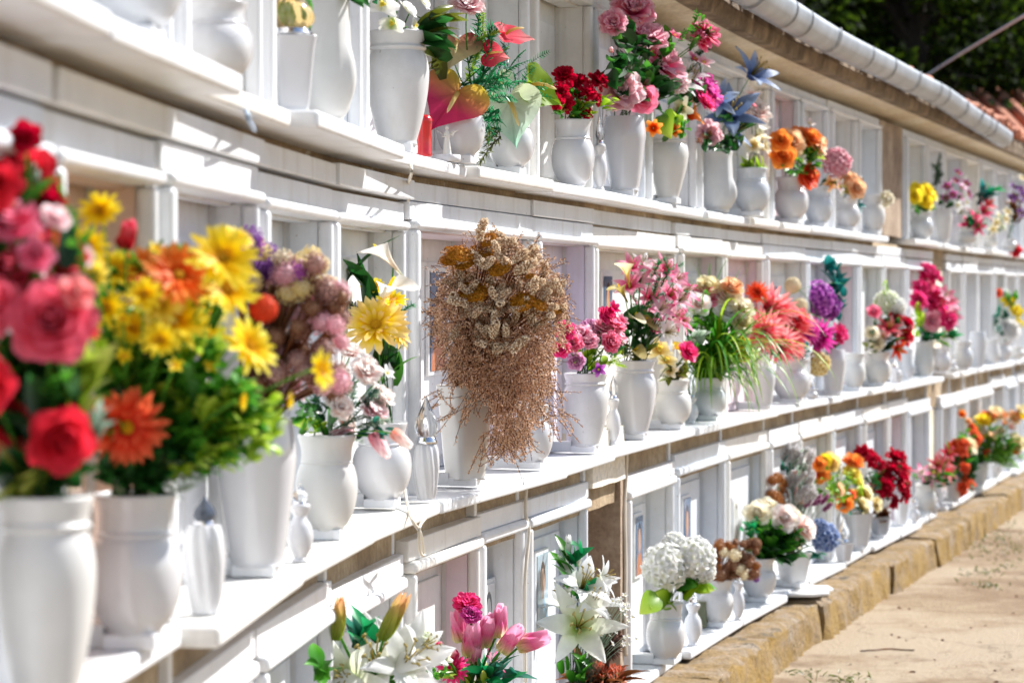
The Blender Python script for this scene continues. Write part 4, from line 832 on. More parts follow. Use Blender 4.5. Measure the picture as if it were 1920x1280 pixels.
bouquet(v, 'dark purple violets at the far right of the top shelf', [('floret', 'purple', x, y, 20) for x, y in ((1900, 352), (1912, 358), (1895, 372), (1908, 378), (1918, 368), (1902, 395), (1914, 400))] + [('carnation', 'red', 1904, 470, 24), ('floret', 'cream', 1915, 335, 18)], [('leaf', 'brown', 1905, 390, 16, 30, 30, 20, .4)])

# ------------------------------------------------------------------ MIDDLE SHELF
v = vase('M', 84, 188, 930, 'jar', 'big red roses', n=-.05)
bouquet(v, 'big blurred red and pink roses nearest the camera', [('rose', 'redpink', 95, 594, 160, -.10, (.12, -.9, .25)), ('rose', 'red', 45, 312, 128), ('rose', 'redpink', 14, 478, 140, -.04), ('rose', 'palepink', 150, 470, 60), ('rose', 'rosepink', 70, 470, 70), ('rose', 'red', 160, 610, 60, .05), ('rose', 'coral', 20, 640, 90, .05), ('rose', 'redpink', -30, 560, 130), ('rose', 'red', -20, 330, 120), ('rose', 'crimson', 95, 360, 70), ('rose', 'red', -40, 720, 120), ('rose', 'rosepink', 150, 830, 60, .0), ('rose', 'palepink', 75, 520, 60), ('rose', 'redpink', 70, 395, 110, .0), ('rose', 'red', 60, 520, 90, .05), ('rose', 'crimson', 70, 850, 100, .03), ('rose', 'red', 20, 840, 110, .02), ('rose', 'red', 118, 458, 118, -.02, (.5, -.4, .75)), ('rose', 'rosepink', 22, 400, 110), ('rose', 'red', 118, 832, 128, -.06, (.3, -.8, -.2)), ('rose', 'red', -2, 795, 120), ('rose', 'crimson', 45, 250, 70), ('rose', 'palepink', 110, 400, 60), ('rose', 'coral', 150, 540, 70)],
        [('leaf', 'green', 80, 560, 80, 230, 70, 90, .45, ), ('leaf', 'dark', 60, 520, 80, 200, 50, 90, .45), ('leaf', 'yellowgreen', 140, 720, 40, 70, 14, 130, .45), ('leaf', 'yellowgreen', 45, 890, 60, 30, 12, 110, .5), ('leaf', 'dark', 60, 730, 80, 70, 60, 100, .5), ('leaf', 'lime', 100, 690, 60, 40, 12, 110, .45), ('leaf', 'dark', 70, 880, 70, 40, 30, 90, .5), ('leaf', 'green', 80, 500, 60, 60, 12, 80, .4), ('leaf', 'sage', 175, 790, 14, 30, 7, 80, .25)], nmin=-.06)
v = vase('M', 250, 184, 926, 'globe', 'yellow daisies and orange gerberas', n=-.08)
bl = [('daisy', 'yellow', x, y, z) for x, y, z in ((188, 398, 84), (165, 462, 80), (212, 512, 96), (196, 580, 84), (416, 488, 128), (424, 548, 112), (326, 604, 116), (374, 634, 104), (352, 578, 90), (464, 652, 112))] + [('gerbera', 'orange', 334, 520, 128, -.10), ('gerbera', 'orange', 272, 510, 96, -.06), ('daisy', 'lemon', 300, 575, 80), ('daisy', 'yellow', 390, 585, 80), ('daisy', 'yellow', 440, 450, 70), ('daisy', 'yellow', 250, 620, 76), ('daisy', 'lemon', 175, 520, 70), ('gerbera', 'redorange', 300, 545, 80, -.06), ('daisy', 'yellow', 270, 555, 70), ('daisy', 'yellow', 300, 640, 70), ('gerbera', 'redorange', 236, 800, 138, -.1, (.35, -.85, -.15)), ('daisy', 'yellow', 598, 694, 74, -.04, (.9, -.35, .05)), ('ball', 'redorange', 494, 579, 58), ('tulip', 'redpink', 238, 442, 70),
     ('daisy', 'yellow', 452, 752, 38, None, (1, -.1, -.1)), ('daisy', 'yellow', 540, 752, 34, None, (.9, .2, -.1))] + [('floret', 'yellow', x, y, 34) for x, y in ((293, 467), (328, 685), (394, 688), (355, 728), (232, 668), (360, 760), (322, 545), (230, 598), (345, 712))]
bouquet(v, 'yellow daisies and orange gerberas over lush lobed greenery', bl, [('lobed', 'green', 330, 770, 155, 110, 100, 95, .8), ('lobed', 'lime', 390, 800, 130, 80, 60, 80, .75), ('lobed', 'lime', 290, 660, 130, 70, 50, 70, .7), ('lobed', 'green', 290, 560, 130, 90, 60, 70, .7), ('leaf', 'green', 250, 640, 60, 60, 50, 60, .3), ('lobed', 'dark', 270, 860, 90, 50, 40, 85, .7), ('leaf', 'lime', 340, 620, 80, 60, 26, 45, .25), ('frond', 'sage', 330, 900, 40, 25, 6, 60, .5)], spread=.16, nmin=-.06)
lamp('M', 382, 76, 928, 984, 'pale fluted votive lamp with dark glass top beside the daisy vase', n=-.05, kind='spiral', gw=.5, glass=plain('smoky_glass', (.10, .12, .16), .05, trans=.4))
v = vase('M', 480, 150, 786, 'cone', 'dried purple and cream statice', n=-.07)
r3 = random.Random(77); bl = []
for i in range(20): bl.append(('cluster', r3.choice(('purple', 'purple', 'violet', 'dustypink')), 470 + r3.uniform(-40, 90), 480 + r3.uniform(-40, 40), r3.uniform(36, 54)))
for i in range(26): bl.append(('cluster', r3.choice(('creamyellow', 'creamyellow', 'cream', 'statice')), 550 + r3.uniform(-90, 65), 510 + r3.uniform(-40, 50), r3.uniform(32, 50)))
for i in range(64): bl.append(('cluster', r3.choice(('statice', 'statice', 'dustypink', 'brownflower')), 560 + r3.uniform(-85, 85), 640 + r3.uniform(-105, 100), r3.uniform(34, 54)))
bouquet(v, 'dried purple, cream and dusty pink statice bunch', bl, [], 'brown', spread=.09, stemr=.0022)
lamp('M', 562, 50, 905, 945, 'little white bud lamp between the smooth vase and peony vase', n=-.03)
v = vase('M', 612, 116, 815, 'urn', 'blush artificial peonies', n=-.06)
bouquet(v, 'blush pink artificial peonies with blue green sprigs', [('peony', 'blush', 690, 690, 62), ('peony', 'blush', 660, 655, 44), ('peony', 'palepink', 706, 762, 66), ('peony', 'blush', 640, 760, 46), ('peony', 'blush', 722, 735, 50), ('peony', 'palepink', 640, 822, 60), ('tulip', 'palepink', 712, 832, 56, None, (.5, -.5, -.7)), ('tulip', 'blush', 752, 822, 46, None, (.8, -.3, -.6)), ('rose', 'blush', 628, 745, 36), ('floret', 'white', 726, 700, 34), ('peony', 'blush', 655, 790, 46), ('floret', 'palepink', 565, 742, 24)],
        [('needle', 'bluegreen', 640, 740, 60, 40, 14, 50, .5), ('needle', 'sage', 660, 780, 50, 50, 10, 50, .5), ('leaf', 'green', 590, 780, 36, 24, 20, 44, .5), ('leaf', 'lime', 575, 795, 30, 12, 10, 36, .6), ('leaf', 'bluegreen', 710, 800, 34, 20, 12, 36, .4), ('leaf', 'dark', 600, 760, 40, 20, 14, 40, .5)])
v = vase('M', 716, 112, 792, 'globe', 'white callas and yellow gerbera', n=-.085)
bouquet(v, 'white calla lilies above one large yellow gerbera', [('calla', 'white', 722, 480, 100, -.02, (-.65, -.25, .75), 0), ('calla', 'white', 725, 545, 120, -.04, (.35, -.62, .75), .2), ('gerbera', 'yellowpink', 705, 612, 116, -.06, (-.05, -.8, .55)), ('daisy', 'yellow', 735, 565, 56), ('daisy', 'yellow', 700, 540, 50), ('gerbera', 'yellowpink', 745, 625, 60, -.02, (.8, -.4, .3)), ('daisy', 'lemon', 730, 585, 50)],
        [('leaf', 'dark', 683, 520, 6, 60, 4, 190, .22), ('leaf', 'green', 748, 690, 12, 12, 2, 80, .4), ('leaf', 'dark', 725, 660, 18, 30, 8, 90, .3), ('needle', 'emerald', 745, 590, 16, 30, 4, 46, .4), ('leaf', 'lime', 682, 580, 8, 40, 4, 80, .25)], nmin=-.2)
lamp('M', 799, 48, 742, 832, 'clear glass flame lamp on a spiral fluted base beside the dried bouquet', n=-.03, kind='spiral', gw=.78)
# the dried bouquet in focus
v = vase('M', 872, 100, 722, 'square', 'large dried bouquet', n=-.05)
r4 = random.Random(21); bl = []
for x, y, s_ in ((862, 476, 62), (846, 486, 54), (905, 478, 74), (937, 503, 58), (890, 548, 80), (980, 566, 62), (1036, 577, 50), (916, 450, 46), (994, 518, 24), (870, 495, 50), (1012, 572, 40)): bl.append(('yarrow', 'mustard', x, y, s_ * .9, r4.uniform(-.19, -.13), (r4.uniform(-.3, .4), -.55, r4.uniform(.5, .9))))
SPK = [(905, 432, 44), (930, 442, 40), (950, 465, 44), (968, 470, 40), (948, 450, 34), (985, 500, 44)]
for i in range(93):
    a = r4.random() * 6.283; q = math.sqrt(r4.random()); x = 940 + 116 * q * math.cos(a); y = 560 + 96 * q * math.sin(a)
    if y < 460 and abs(x - 925) > 45: y += 40
    SPK.append((x, y, r4.uniform(26, 42)))
for x, y, s_ in SPK: bl.append(('spike', 'dried', x, y, s_, r4.uniform(-.20, -.09), (r4.uniform(-.8, .9) + (x - 930) / 200, r4.uniform(-.7, .1), r4.uniform(-.1, 1.1))))
PAL['dried'] = ('b4906c', 'eed8bc', 'fff4e0')
e, r_ = bouquet(v, 'large brown dried bouquet with mustard yarrow heads, in sharp focus', bl, [], 'brown', stemr=.0014)
mb = MB(); fm = MB(); T = v['top']; d0 = v['d']
def fleck(p, s): 
    a = Vector((r4.uniform(-1, 1), r4.uniform(-1, 1), r4.uniform(-1, 1))).normalized() * s; b = a.orthogonal().normalized() * s * .7; fm.add([p - a, p + b, p + a, p - b], [(0, 1, 2, 3)], [(0, 0), (1, .5), (.5, 1), (0, .5)])
def sprig(p, dr, L, curl, nf):
    q = p.copy(); ax = dr.normalized(); side = ax.orthogonal().normalized(); side = Matrix.Rotation(r4.random() * 6.283, 3, ax) @ side; pts = [q.copy()]
    for k in range(7):
        ax = (ax + side * curl / 7 + Vector((0, 0, -.10))).normalized(); q = q + ax * L / 7; pts.append(q.copy())
    mb.tube(pts, .0007, 3)
    for k in range(nf):
        t = r4.random() * 6.999; a = pts[int(t)].lerp(pts[int(t) + 1], t - int(t)); fleck(a + Vector((r4.uniform(-1, 1), r4.uniform(-1, 1), r4.uniform(-1, 1))) * .0035, r4.uniform(.0017, .0039))
for i in range(90):                                  # main stems out of the vase
    ex, ey = r4.gauss(935, 50), r4.uniform(520, 700); tip = at(ex, ey, d0 + r4.uniform(-.12, .02)) - T; a0 = Vector((r4.uniform(-.03, .03), r4.uniform(-.03, .03), 0))
    mb.tube([a0 * (1 - t) ** 2 + (a0 * .6 + Vector((0, 0, tip.z * .7))) * 2 * t * (1 - t) + tip * t * t for t in [k / 7 for k in range(8)]], .0011, 4)
CEN = at(930, 620, d0 - .06) - T
def inside():
    m = r4.random()
    if m < .58:
        a = r4.random() * 6.283; q = math.sqrt(r4.random()); x, y = 938 + 124 * q * math.cos(a), 585 + 130 * q * math.sin(a)
    elif m < .83:
        a = r4.random() * 6.283; q = math.sqrt(r4.random()); x, y = 938 + 100 * q * math.cos(a), 680 + 60 * q * math.sin(a)
    else:
        y = r4.uniform(710, 835); x = 972 + (y - 710) * -.12 + r4.uniform(-1, 1) * (62 - (y - 710) * .28)
    return x, y
for i in range(1700):
    x, y = inside(); p = at(x, y, d0 + r4.uniform(-.16, .02)) - T; o = (p - CEN); o.z *= .6
    dr = o.normalized() + Vector((r4.uniform(-.9, .9), r4.uniform(-.9, .5), r4.uniform(-.7, .7) - (.8 if y > 660 else 0)))
    sprig(p, dr, r4.uniform(.025, .06), r4.uniform(-3.2, 3.2), r4.randint(12, 22))
for i in range(70):                                  # stray curling sprigs at the lower edge
    x, y = r4.choice(((r4.uniform(822, 900), r4.uniform(725, 765)), (r4.uniform(1010, 1050), r4.uniform(690, 790)), (r4.uniform(905, 960), r4.uniform(800, 845))))
    p = at(x, y, d0 + r4.uniform(-.15, -.05)) - T; sprig(p, Vector((r4.uniform(-.6, .6) + (x - 935) / 150, -.2, r4.uniform(-1.2, .1))), r4.uniform(.05, .10), r4.uniform(-2.6, 2.6), 26)
for i in range(8000):                                # tiny dried flowers filling the dome
    x, y = inside(); p = at(x, y, d0 + r4.uniform(-.14, .05)) - T
    for _ in range(3): fleck(p + Vector((r4.uniform(-1, 1), r4.uniform(-1, 1), r4.uniform(-1, 1))) * .005, r4.uniform(.0018, .0040))
PAL['driedfleck'] = ('905c3c', 'e2b890', 'fdeada'); LEAF['driedstem'] = ('3c160c', '5c2814', '7c4028')
tag(link('sprigs', mb.mesh('sprigs', [lm('driedstem')]), e), kind='stuff'); tag(link('dried_flecks', fm.mesh('flecks', [pm('driedfleck')]), e), kind='stuff')
vase('M', 998, 78, 758, 'globe', '', label='round white vase half hidden behind the tail of the dried bouquet', n=-.075)
v = vase('M', 1098, 86, 700, 'jar', 'small pink azaleas')
bouquet(v, 'small bright pink azaleas with lime leaves', [('peony', c_, x, y, z) for c_, x, y, z in (('hotpink', 1060, 620, 34), ('rosepink', 1074, 642, 34), ('pink', 1088, 622, 40), ('orchid', 1108, 610, 38), ('pink', 1122, 624, 40), ('hotpink', 1142, 590, 36), ('rosepink', 1156, 604, 38), ('pink', 1162, 626, 38), ('rosepink', 1148, 640, 36), ('pink', 1132, 608, 34), ('orchid', 1080, 676, 30), ('hotpink', 1052, 652, 32), ('pink', 1104, 636, 34))] + [('floret', 'violet', 1122, 692, 26), ('freesia', 'hotpink', 1150, 578, 34), ('freesia', 'pink', 1166, 600, 32)],
        [('leaf', 'lime', 1105, 668, 34, 18, 26, 36, .4), ('needle', 'emerald', 1130, 650, 34, 14, 8, 34, .5), ('frond', 'lime', 1145, 675, 20, 12, 5, 34, .5)])
lamp('M', 1150, 28, 702, 748, 'tiny white lamp wedged between two ringed jar vases', n=-.07)
v = vase('M', 1190, 82, 676, 'jar', 'dense pink and white lilies')
r5 = random.Random(9); bl = [('lily', r5.choice(('lilypink', 'lilypink', 'white', 'pink')), x, y, r5.uniform(40, 54)) for x, y in ((1185, 495), (1205, 488), (1228, 500), (1252, 502), (1272, 520), (1200, 520), (1238, 530), (1262, 548), (1220, 552), (1280, 560), (1244, 575), (1270, 590), (1180, 530), (1212, 580), (1290, 540), (1232, 610), (1258, 622), (1286, 600))]
bl += [('calla', 'olivegold', 1165, 545, 60, None, (-.4, -.5, .7)), ('calla', 'creamyellow', 1182, 595, 62, None, (.5, -.6, .5)), ('calla', 'olivegold', 1200, 600, 56, None, (.7, -.5, .3)), ('calla', 'creamyellow', 1175, 510, 60, None, (-.2, -.3, .9)), ('calla', 'olivegold', 1190, 655, 50, None, (.3, -.8, .3))]
bouquet(v, 'dense pink and white lilies with yellow callas in a jar', bl, [('leaf', 'dark', 1195, 620, 40, 50, 40, 50, .4), ('needle', 'emerald', 1235, 540, 50, 50, 12, 40, .45), ('leaf', 'olive', 1185, 660, 30, 18, 16, 40, .45)], spread=.09)
v = vase('M', 1262, 70, 712, 'globe', 'yellow and cream orchids')
bouquet(v, 'yellow and cream orchids hanging low over the next vase', [('orchid', 'creamyellow', 1235, 655, 50), ('orchid', 'yellowpink', 1262, 650, 44), ('orchid', 'cream', 1280, 670, 44), ('freesia', 'cream', 1256, 695, 40), ('freesia', 'cream', 1280, 702, 36), ('rose', 'hotpink', 1296, 655, 34), ('orchid', 'creamyellow', 1250, 675, 36), ('floret', 'white', 1310, 635, 34)], [('leaf', 'olive', 1262, 690, 34, 20, 20, 36, .4), ('leaf', 'sage', 1310, 630, 14, 10, 8, 30, .5)])
lamp('M', 1296, 28, 705, 745, 'little globe lamp tucked behind the orchid vase', n=-.09)
v = vase('M', 1330, 66, 708, 'globe', 'grassy cream ranunculus')
bouquet(v, 'cream ranunculus among long arching grass blades', [('rose', 'creamyellow', 1330, 530, 40, -.09), ('rose', 'peach', 1374, 530, 38, -.09), ('rose', 'cream', 1368, 550, 44, -.09), ('rose', 'white', 1366, 576, 44, -.09), ('rose', 'rosepink', 1322, 550, 42, -.09), ('rose', 'cream', 1395, 570, 40, -.09), ('rose', 'creamyellow', 1394, 600, 38, -.09), ('rose', 'pink', 1338, 548, 35, -.09), ('hydrangea', 'lemon', 1388, 655, 54), ('floret', 'lemon', 1356, 588, 24), ('floret', 'lemon', 1372, 612, 26), ('rose', 'blush', 1312, 565, 38, -.09), ('floret', 'lemon', 1346, 600, 22)],
        [('blade', 'grass', 1350, 700, 40, 40, 90, 160, .036), ('blade', 'lime', 1350, 700, 40, 40, 50, 180, .034), ('blade', 'green', 1380, 720, 40, 40, 80, 230, .024), ('leaf', 'green', 1340, 620, 46, 50, 70, 50, .22), ('leaf', 'grass', 1350, 600, 46, 40, 50, 60, .12), ('leaf', 'dark', 1350, 690, 24, 20, 10, 40, .5)])
vase('M', 1432, 44, 690, 'cone', '', label='plain white vase half hidden behind the grass blades', n=-.08)
v = vase('M', 1484, 72, 672, 'urn', 'coral dahlias')
bouquet(v, 'large coral red spiky dahlias', [('dahlia', 'coral', 1442, 580, 93, -.12), ('dahlia', 'coral', 1478, 612, 89, -.12), ('dahlia', 'coral', 1432, 622, 77, -.12), ('dahlia', 'coral', 1462, 645, 71, -.12), ('dahlia', 'coral', 1496, 595, 61, -.12), ('dahlia', 'coral', 1490, 650, 51, -.12), ('dahlia', 'redorange', 1420, 548, 40, -.12)], [('leaf', 'teal', 1500, 660, 24, 18, 12, 40, .45), ('leaf', 'dark', 1450, 650, 40, 16, 14, 40, .4), ('leaf', 'yellowgreen', 1400, 655, 20, 10, 6, 50, .15)])
lamp('M', 1522, 24, 705, 728, 'tiny white bud lamp beside the coral dahlia urn', n=-.05)
v = vase('M', 1562, 50, 655, 'cone', 'purple hydrangea')
bouquet(v, 'purple hydrangea with two white thistle globes and teal eucalyptus', [('hydrangea', 'violet', 1530, 560, 76), ('hydrangea', 'violet', 1552, 575, 58), ('ball', 'cream', 1486, 535, 34), ('ball', 'cream', 1500, 573, 32), ('dahlia', 'magenta', 1536, 630, 64), ('carnation', 'hotpink', 1578, 626, 36), ('dahlia', 'magenta', 1515, 622, 44), ('hydrangea', 'creamyellow', 1534, 682, 52)], [('leaf', 'teal', 1560, 520, 16, 36, 18, 36, .55), ('leaf', 'teal', 1572, 550, 10, 40, 12, 34, .5), ('leaf', 'dark', 1555, 630, 26, 20, 16, 32, .45)])
vase('M', 1602, 42, 662, 'urn', '', label='small empty lipped white urn right of the purple hydrangea', n=-.07)
v = vase('M', 1646, 50, 660, 'urn', 'red roses and white hydrangea')
bouquet(v, 'white hydrangea, dark red roses and salmon lilies', [('hydrangea', 'greenwhite', 1662, 568, 54), ('hydrangea', 'white', 1682, 575, 40), ('rose', 'red', 1684, 592, 28), ('rose', 'crimson', 1706, 603, 26), ('rose', 'red', 1704, 630, 28), ('lily', 'coral', 1668, 610, 44), ('lily', 'coral', 1684, 622, 40), ('lily', 'redorange', 1686, 655, 36), ('rose', 'rosepink', 1640, 580, 24), ('rose', 'cream', 1636, 622, 24), ('rose', 'cream', 1644, 645, 22), ('floret', 'blush', 1655, 630, 26)], [('leaf', 'dark', 1665, 620, 32, 36, 40, 24, .45), ('leaf', 'lime', 1660, 540, 6, 16, 5, 26, .15), ('leaf', 'olive', 1640, 645, 18, 18, 14, 24, .45)])
lamp('M', 1679, 24, 672, 694, 'small fluted white lamp below the salmon lilies', n=-.05, kind='spiral')
vase('M', 1700, 30, 655, 'drape', '', label='slim white vase with drape fold left of the magenta bouquet', n=-.07)
v = vase('M', 1733, 38, 640, 'bell', 'tall magenta bouquet')
bouquet(v, 'tall magenta and hot pink bouquet with one pale pink rose', [('carnation', 'hotpink', x, y, z) for x, y, z in ((1738, 505, 34), (1752, 515, 30), (1728, 535, 30), (1745, 560, 46), (1722, 560, 34), (1760, 548, 38), (1768, 578, 40), (1782, 600, 34), (1758, 585, 34))] + [('rose', 'rosepink', 1738, 528, 30), ('rose', 'pink', 1750, 602, 34), ('lily', 'pink', 1785, 562, 40), ('lily', 'pink', 1790, 590, 36), ('lily', 'lilypink', 1776, 550, 34)],
        [('leaf', 'lime', 1722, 600, 12, 30, 14, 36, .4), ('leaf', 'emerald', 1745, 622, 24, 14, 26, 26, .4), ('leaf', 'grass', 1768, 632, 16, 14, 16, 28, .2), ('leaf', 'emerald', 1790, 618, 8, 10, 6, 24, .5)])
for px, wd, rim, k, lab in ((1766, 36, 652, 'globe', 'first shiny round vase right of the magenta bouquet'), (1806, 38, 640, 'globe', 'shiny round vase between the lamp and grey cone vase'), (1834, 32, 622, 'cone', 'plain upright white cone vase among round ones'), (1858, 36, 636, 'bell', 'bulging white bell vase right of the upright cone vase')):
    vase('M', px, wd, rim, k, '', label=lab)
lamp('M', 1786, 24, 662, 682, 'glinting small lamp between two shiny round vases')
v = vase('M', 1880, 34, 640, 'urn', 'yellow and white daisies far right')
bouquet(v, 'yellow, white and blue green bouquet at the far right', [('carnation', 'yellow', 1892, 562, 28), ('carnation', 'yellow', 1908, 582, 26), ('carnation', 'redorange', 1872, 548, 18), ('peony', 'white', 1900, 620, 34), ('peony', 'white', 1888, 610, 26), ('floret', 'purple', 1898, 578, 18), ('carnation', 'yellow', 1912, 606, 20), ('peony', 'white', 1882, 548, 18)], [('leaf', 'bluegreen', 1876, 600, 14, 24, 40, 22, .4), ('leaf', 'green', 1895, 560, 18, 16, 18, 20, .4)])
vase('M', 1908, 28, 650, 'globe', '', label='last shiny round vase at the right edge of the middle shelf')

# ------------------------------------------------------------------ LOWEST SHELF
v = vase('B', 680, 120, 1330, 'urn', 'white lilies with green buds', n=-.04)
bouquet(v, 'white lilies with long green buds at the bottom edge', [('lily', 'white', 700, 1230, 190, -.05, (-.1, -.7, .7)), ('lily', 'white', 770, 1235, 170, -.06, (.4, -.75, .5)), ('lily', 'greenwhite', 640, 1270, 150, -.04), ('bud', 'budgreen', 738, 1158, 112, -.1, (.45, -.2, .85)), ('bud', 'budgreen', 634, 1160, 96, -.08, (.12, -.2, .95)), ('lily', 'white', 800, 1210, 110, -.02), ('hydrangea', 'greenwhite', 785, 1205, 60)],
        [('leaf', 'emerald', 690, 1185, 18, 26, 4, 80, .42), ('leaf', 'green', 605, 1235, 24, 30, 8, 90, .35), ('leaf', 'bluegreen', 672, 1180, 12, 8, 3, 70, .35), ('leaf', 'green', 720, 1270, 80, 14, 14, 70, .3)], spread=.06, stemr=.003)
v = vase('B', 890, 108, 1310, 'globe', 'pink tulips', n=-.04)
bouquet(v, 'pink tulips with teal leaves at the bottom edge', [('tulip', 'tulip', 862, 1175, 66, None, (-.1, -.3, .9)), ('tulip', 'tulip', 884, 1200, 74, None, (.05, -.4, .9)), ('tulip', 'tulip', 910, 1185, 66, None, (.2, -.3, .9)), ('tulip', 'tulip', 936, 1168, 62, None, (.1, -.2, .95)), ('tulip', 'tulip', 957, 1200, 64, None, (.6, -.3, .75)), ('tulip', 'tulip', 998, 1202, 66, None, (.95, -.2, .35)), ('tulip', 'tulip', 890, 1228, 50, None, (.1, -.6, .7)), ('peony', 'hotpink', 876, 1128, 52), ('peony', 'magenta', 884, 1150, 40), ('tulip', 'pink', 848, 1225, 40), ('lily', 'lilypink', 930, 1238, 50), ('floret', 'rosepink', 816, 1212, 30), ('gerbera', 'hotpink', 850, 1255, 56), ('freesia', 'greenwhite', 832, 1235, 44)],
        [('leaf', 'bluegreen', 945, 1250, 40, 14, 8, 90, .3), ('leaf', 'emerald', 900, 1262, 60, 14, 14, 70, .3), ('lobed', 'green', 815, 1250, 26, 24, 14, 40, .5), ('leaf', 'yellowgreen', 870, 1265, 50, 10, 12, 60, .3), ('needle', 'dark', 806, 1225, 10, 20, 4, 40, .4)], spread=.07, stemr=.003)
v = vase('B', 1085, 90, 1290, 'urn', 'white lilies over a cactus', n=-.06)
bouquet(v, 'open white lilies and gypsophila against the brown pier', [('lily', 'white', 1100, 1085, 100, -.03, (.3, -.55, .7)), ('lily', 'greenwhite', 1088, 1170, 128, -.06, (.1, -.9, .3)), ('lily', 'white', 1055, 1120, 84), ('lily', 'white', 1118, 1120, 76), ('lily', 'white', 1140, 1080, 60, None, (.9, -.3, .3)), ('bud', 'white', 1066, 1022, 44, None, (.05, -.1, 1)), ('bud', 'white', 1086, 1045, 40, None, (.2, -.1, .9)), ('bud', 'greenwhite', 1062, 1108, 36, None, (.4, -.4, .2)), ('hydrangea', 'white', 1120, 1125, 46)],
        [('leaf', 'emerald', 1078, 1030, 14, 16, 5, 46, .42), ('leaf', 'emerald', 1098, 1115, 14, 20, 5, 60, .35), ('leaf', 'green', 1060, 1060, 14, 40, 8, 50, .35), ('leaf', 'green', 1080, 1240, 30, 30, 16, 50, .3)], spread=.05, nmin=-.2)
rg = random.Random(6); e, _r = bouquet(v, 'airy white gypsophila sprays beside the open lilies', [('floret', 'white', 1150 + rg.uniform(-30, 44), 1165 + rg.uniform(-50, 45), rg.uniform(7, 12)) for i in range(40)], [], 'sage', spread=.05, stemr=.0006, nmin=-.2, cat='flower sprays')
# succulents and cactus in a pot
p, d, s = spot('B', 1128, .015); u = d / FPX
e = empty('cactus_pot', p, 'clay pot of red tipped cactus and dried brown leaves below the lilies', 'potted cactus')
q = MB(); q.lathe([(.001, 0), (34 * u, 0), (44 * u, 62 * u), (48 * u, 64 * u), (48 * u, 76 * u), (43 * u, 76 * u), (40 * u, 66 * u), (.001, 68 * u)], 28); link('pot', q.mesh('pot', [M_TILE]), e)
PAL['cactusred'] = ('5a6a2a', 'a86048', 'e06848'); PAL['darkspine'] = ('20100c', '4c3028', '907060')
q = MB(); rc = random.Random(2)
for i in range(46):
    a = rc.random() * 6.28; rr = 38 * math.sqrt(rc.random()) * u; c0 = Vector((rr * math.cos(a), rr * math.sin(a), (74 + rc.uniform(0, 18)) * u)); whorl(q, 7, 24 * u, 5 * u, .6, rc, .3, .2, 0, 0, 'lily', 0, .2, nu=3, nv=3); k = 7 * 12
    for j in range(len(q.v) - k, len(q.v)): q.v[j] = (q.v[j][0] + c0.x, q.v[j][1] + c0.y, q.v[j][2] + c0.z)
link('succulents', q.mesh('succulents', [pm('cactusred')]), e)
q = MB(); cc = Vector((12 * u, -6 * u, 152 * u)); q.ball(cc, 26 * u, 0, 16, 12, (.85, .85, 1.15))
for dd in sphere_pts(420, rc): leaf(q, cc + Vector((dd.x * 22 * u, dd.y * 22 * u, dd.z * 30 * u)), dd + Vector((0, 0, .3)), 11 * u, 2.4 * u, rc, .1, .1, 0, 'narrow')
q.tube([Vector((8 * u, 0, 70 * u)), Vector((12 * u, -4 * u, 130 * u))], 5 * u, 6); link('thistle_head', q.mesh('thistle_head', [pm('darkspine')]), e)
q = MB()
for i in range(26):
    a = rc.random() * 6.28; leaf(q, Vector((math.cos(a) * 26 * u, math.sin(a) * 26 * u, 74 * u)), Vector((math.cos(a) * 1.3, math.sin(a) * 1.3, rc.uniform(.15, 1.4))), rc.uniform(40, 84) * u, rc.uniform(9, 20) * u, rc, .5, .5)
leaf(q, Vector((-40 * u, -20 * u, 60 * u)), Vector((-.1, -.1, 1)), 110 * u, 34 * u, rc, .2, .9); link('dry_leaves', q.mesh('dry_leaves', [lm('brown')]), e)
v = vase('B', 1249, 74, 1130, 'globe', 'white hydrangeas', n=-.06)
bouquet(v, 'two full white hydrangea heads with lime leaves', [('hydrangea', 'white', 1248, 1062, 98, -.06, (0, -.6, .8)), ('hydrangea', 'white', 1302, 1046, 92, -.02, (.4, -.5, .8)), ('hydrangea', 'white', 1266, 1025, 60, .0, (0, -.4, .9)), ('hydrangea', 'white', 1320, 1072, 50, -.03, (.7, -.5, .4)), ('floret', 'lemon', 1272, 1045, 14, -.1)], [('leaf', 'lime', 1240, 1125, 30, 16, 10, 62, .75), ('leaf', 'green', 1300, 1088, 22, 14, 10, 50, .7), ('leaf', 'lime', 1305, 1100, 20, 10, 6, 46, .7)], spread=.05)
lamp('B', 1300, 34, 1112, 1132, 'cream coloured votive lamp beside the white hydrangea vase', n=-.05)
p, d, s = spot('B', 1312, -.10); t, nn = TN(s); u = d / FPX; q = MB(); F = lambda x, y, z: t * x + nn * y + Vector((0, 0, z)); hw = 15 * u
q.box(F, -hw, hw, -hw, hw, .001, 46 * u); o = link('candle_box', q.mesh('candle_box', [plain('green_tin', (.16, .17, .09), .45)], False), None, p); bevel(o, .002)
q = MB(); q.box(F, -hw * 1.06, hw * 1.06, -hw * 1.06, hw * 1.06, 46 * u, 50 * u); o2 = link('lid', q.mesh('lid', [plain('green_tin', (.16, .17, .09), .45)], False), o); bevel(o2, .002)
tag(o, 'small olive green tin box behind the cream votive lamp', 'box')
v = vase('B', 1344, 64, 1086, 'urn', 'brown dried flowers')
bouquet(v, 'brown dried statice with purple tips', [('cluster', c_, 1382 + rg.uniform(-38, 40), 1046 + rg.uniform(-32, 36), rg.uniform(14, 22)) for c_ in ['brownflower'] * 24 + ['rust'] * 10 + ['cream'] * 8] + [('cluster', 'purple', 1345, 1085, 12), ('cluster', 'purple', 1418, 1085, 14), ('cluster', 'purple', 1352, 1078, 10)], [('needle', 'brown', 1370, 1060, 36, 22, 16, 36, .3)], 'brown')
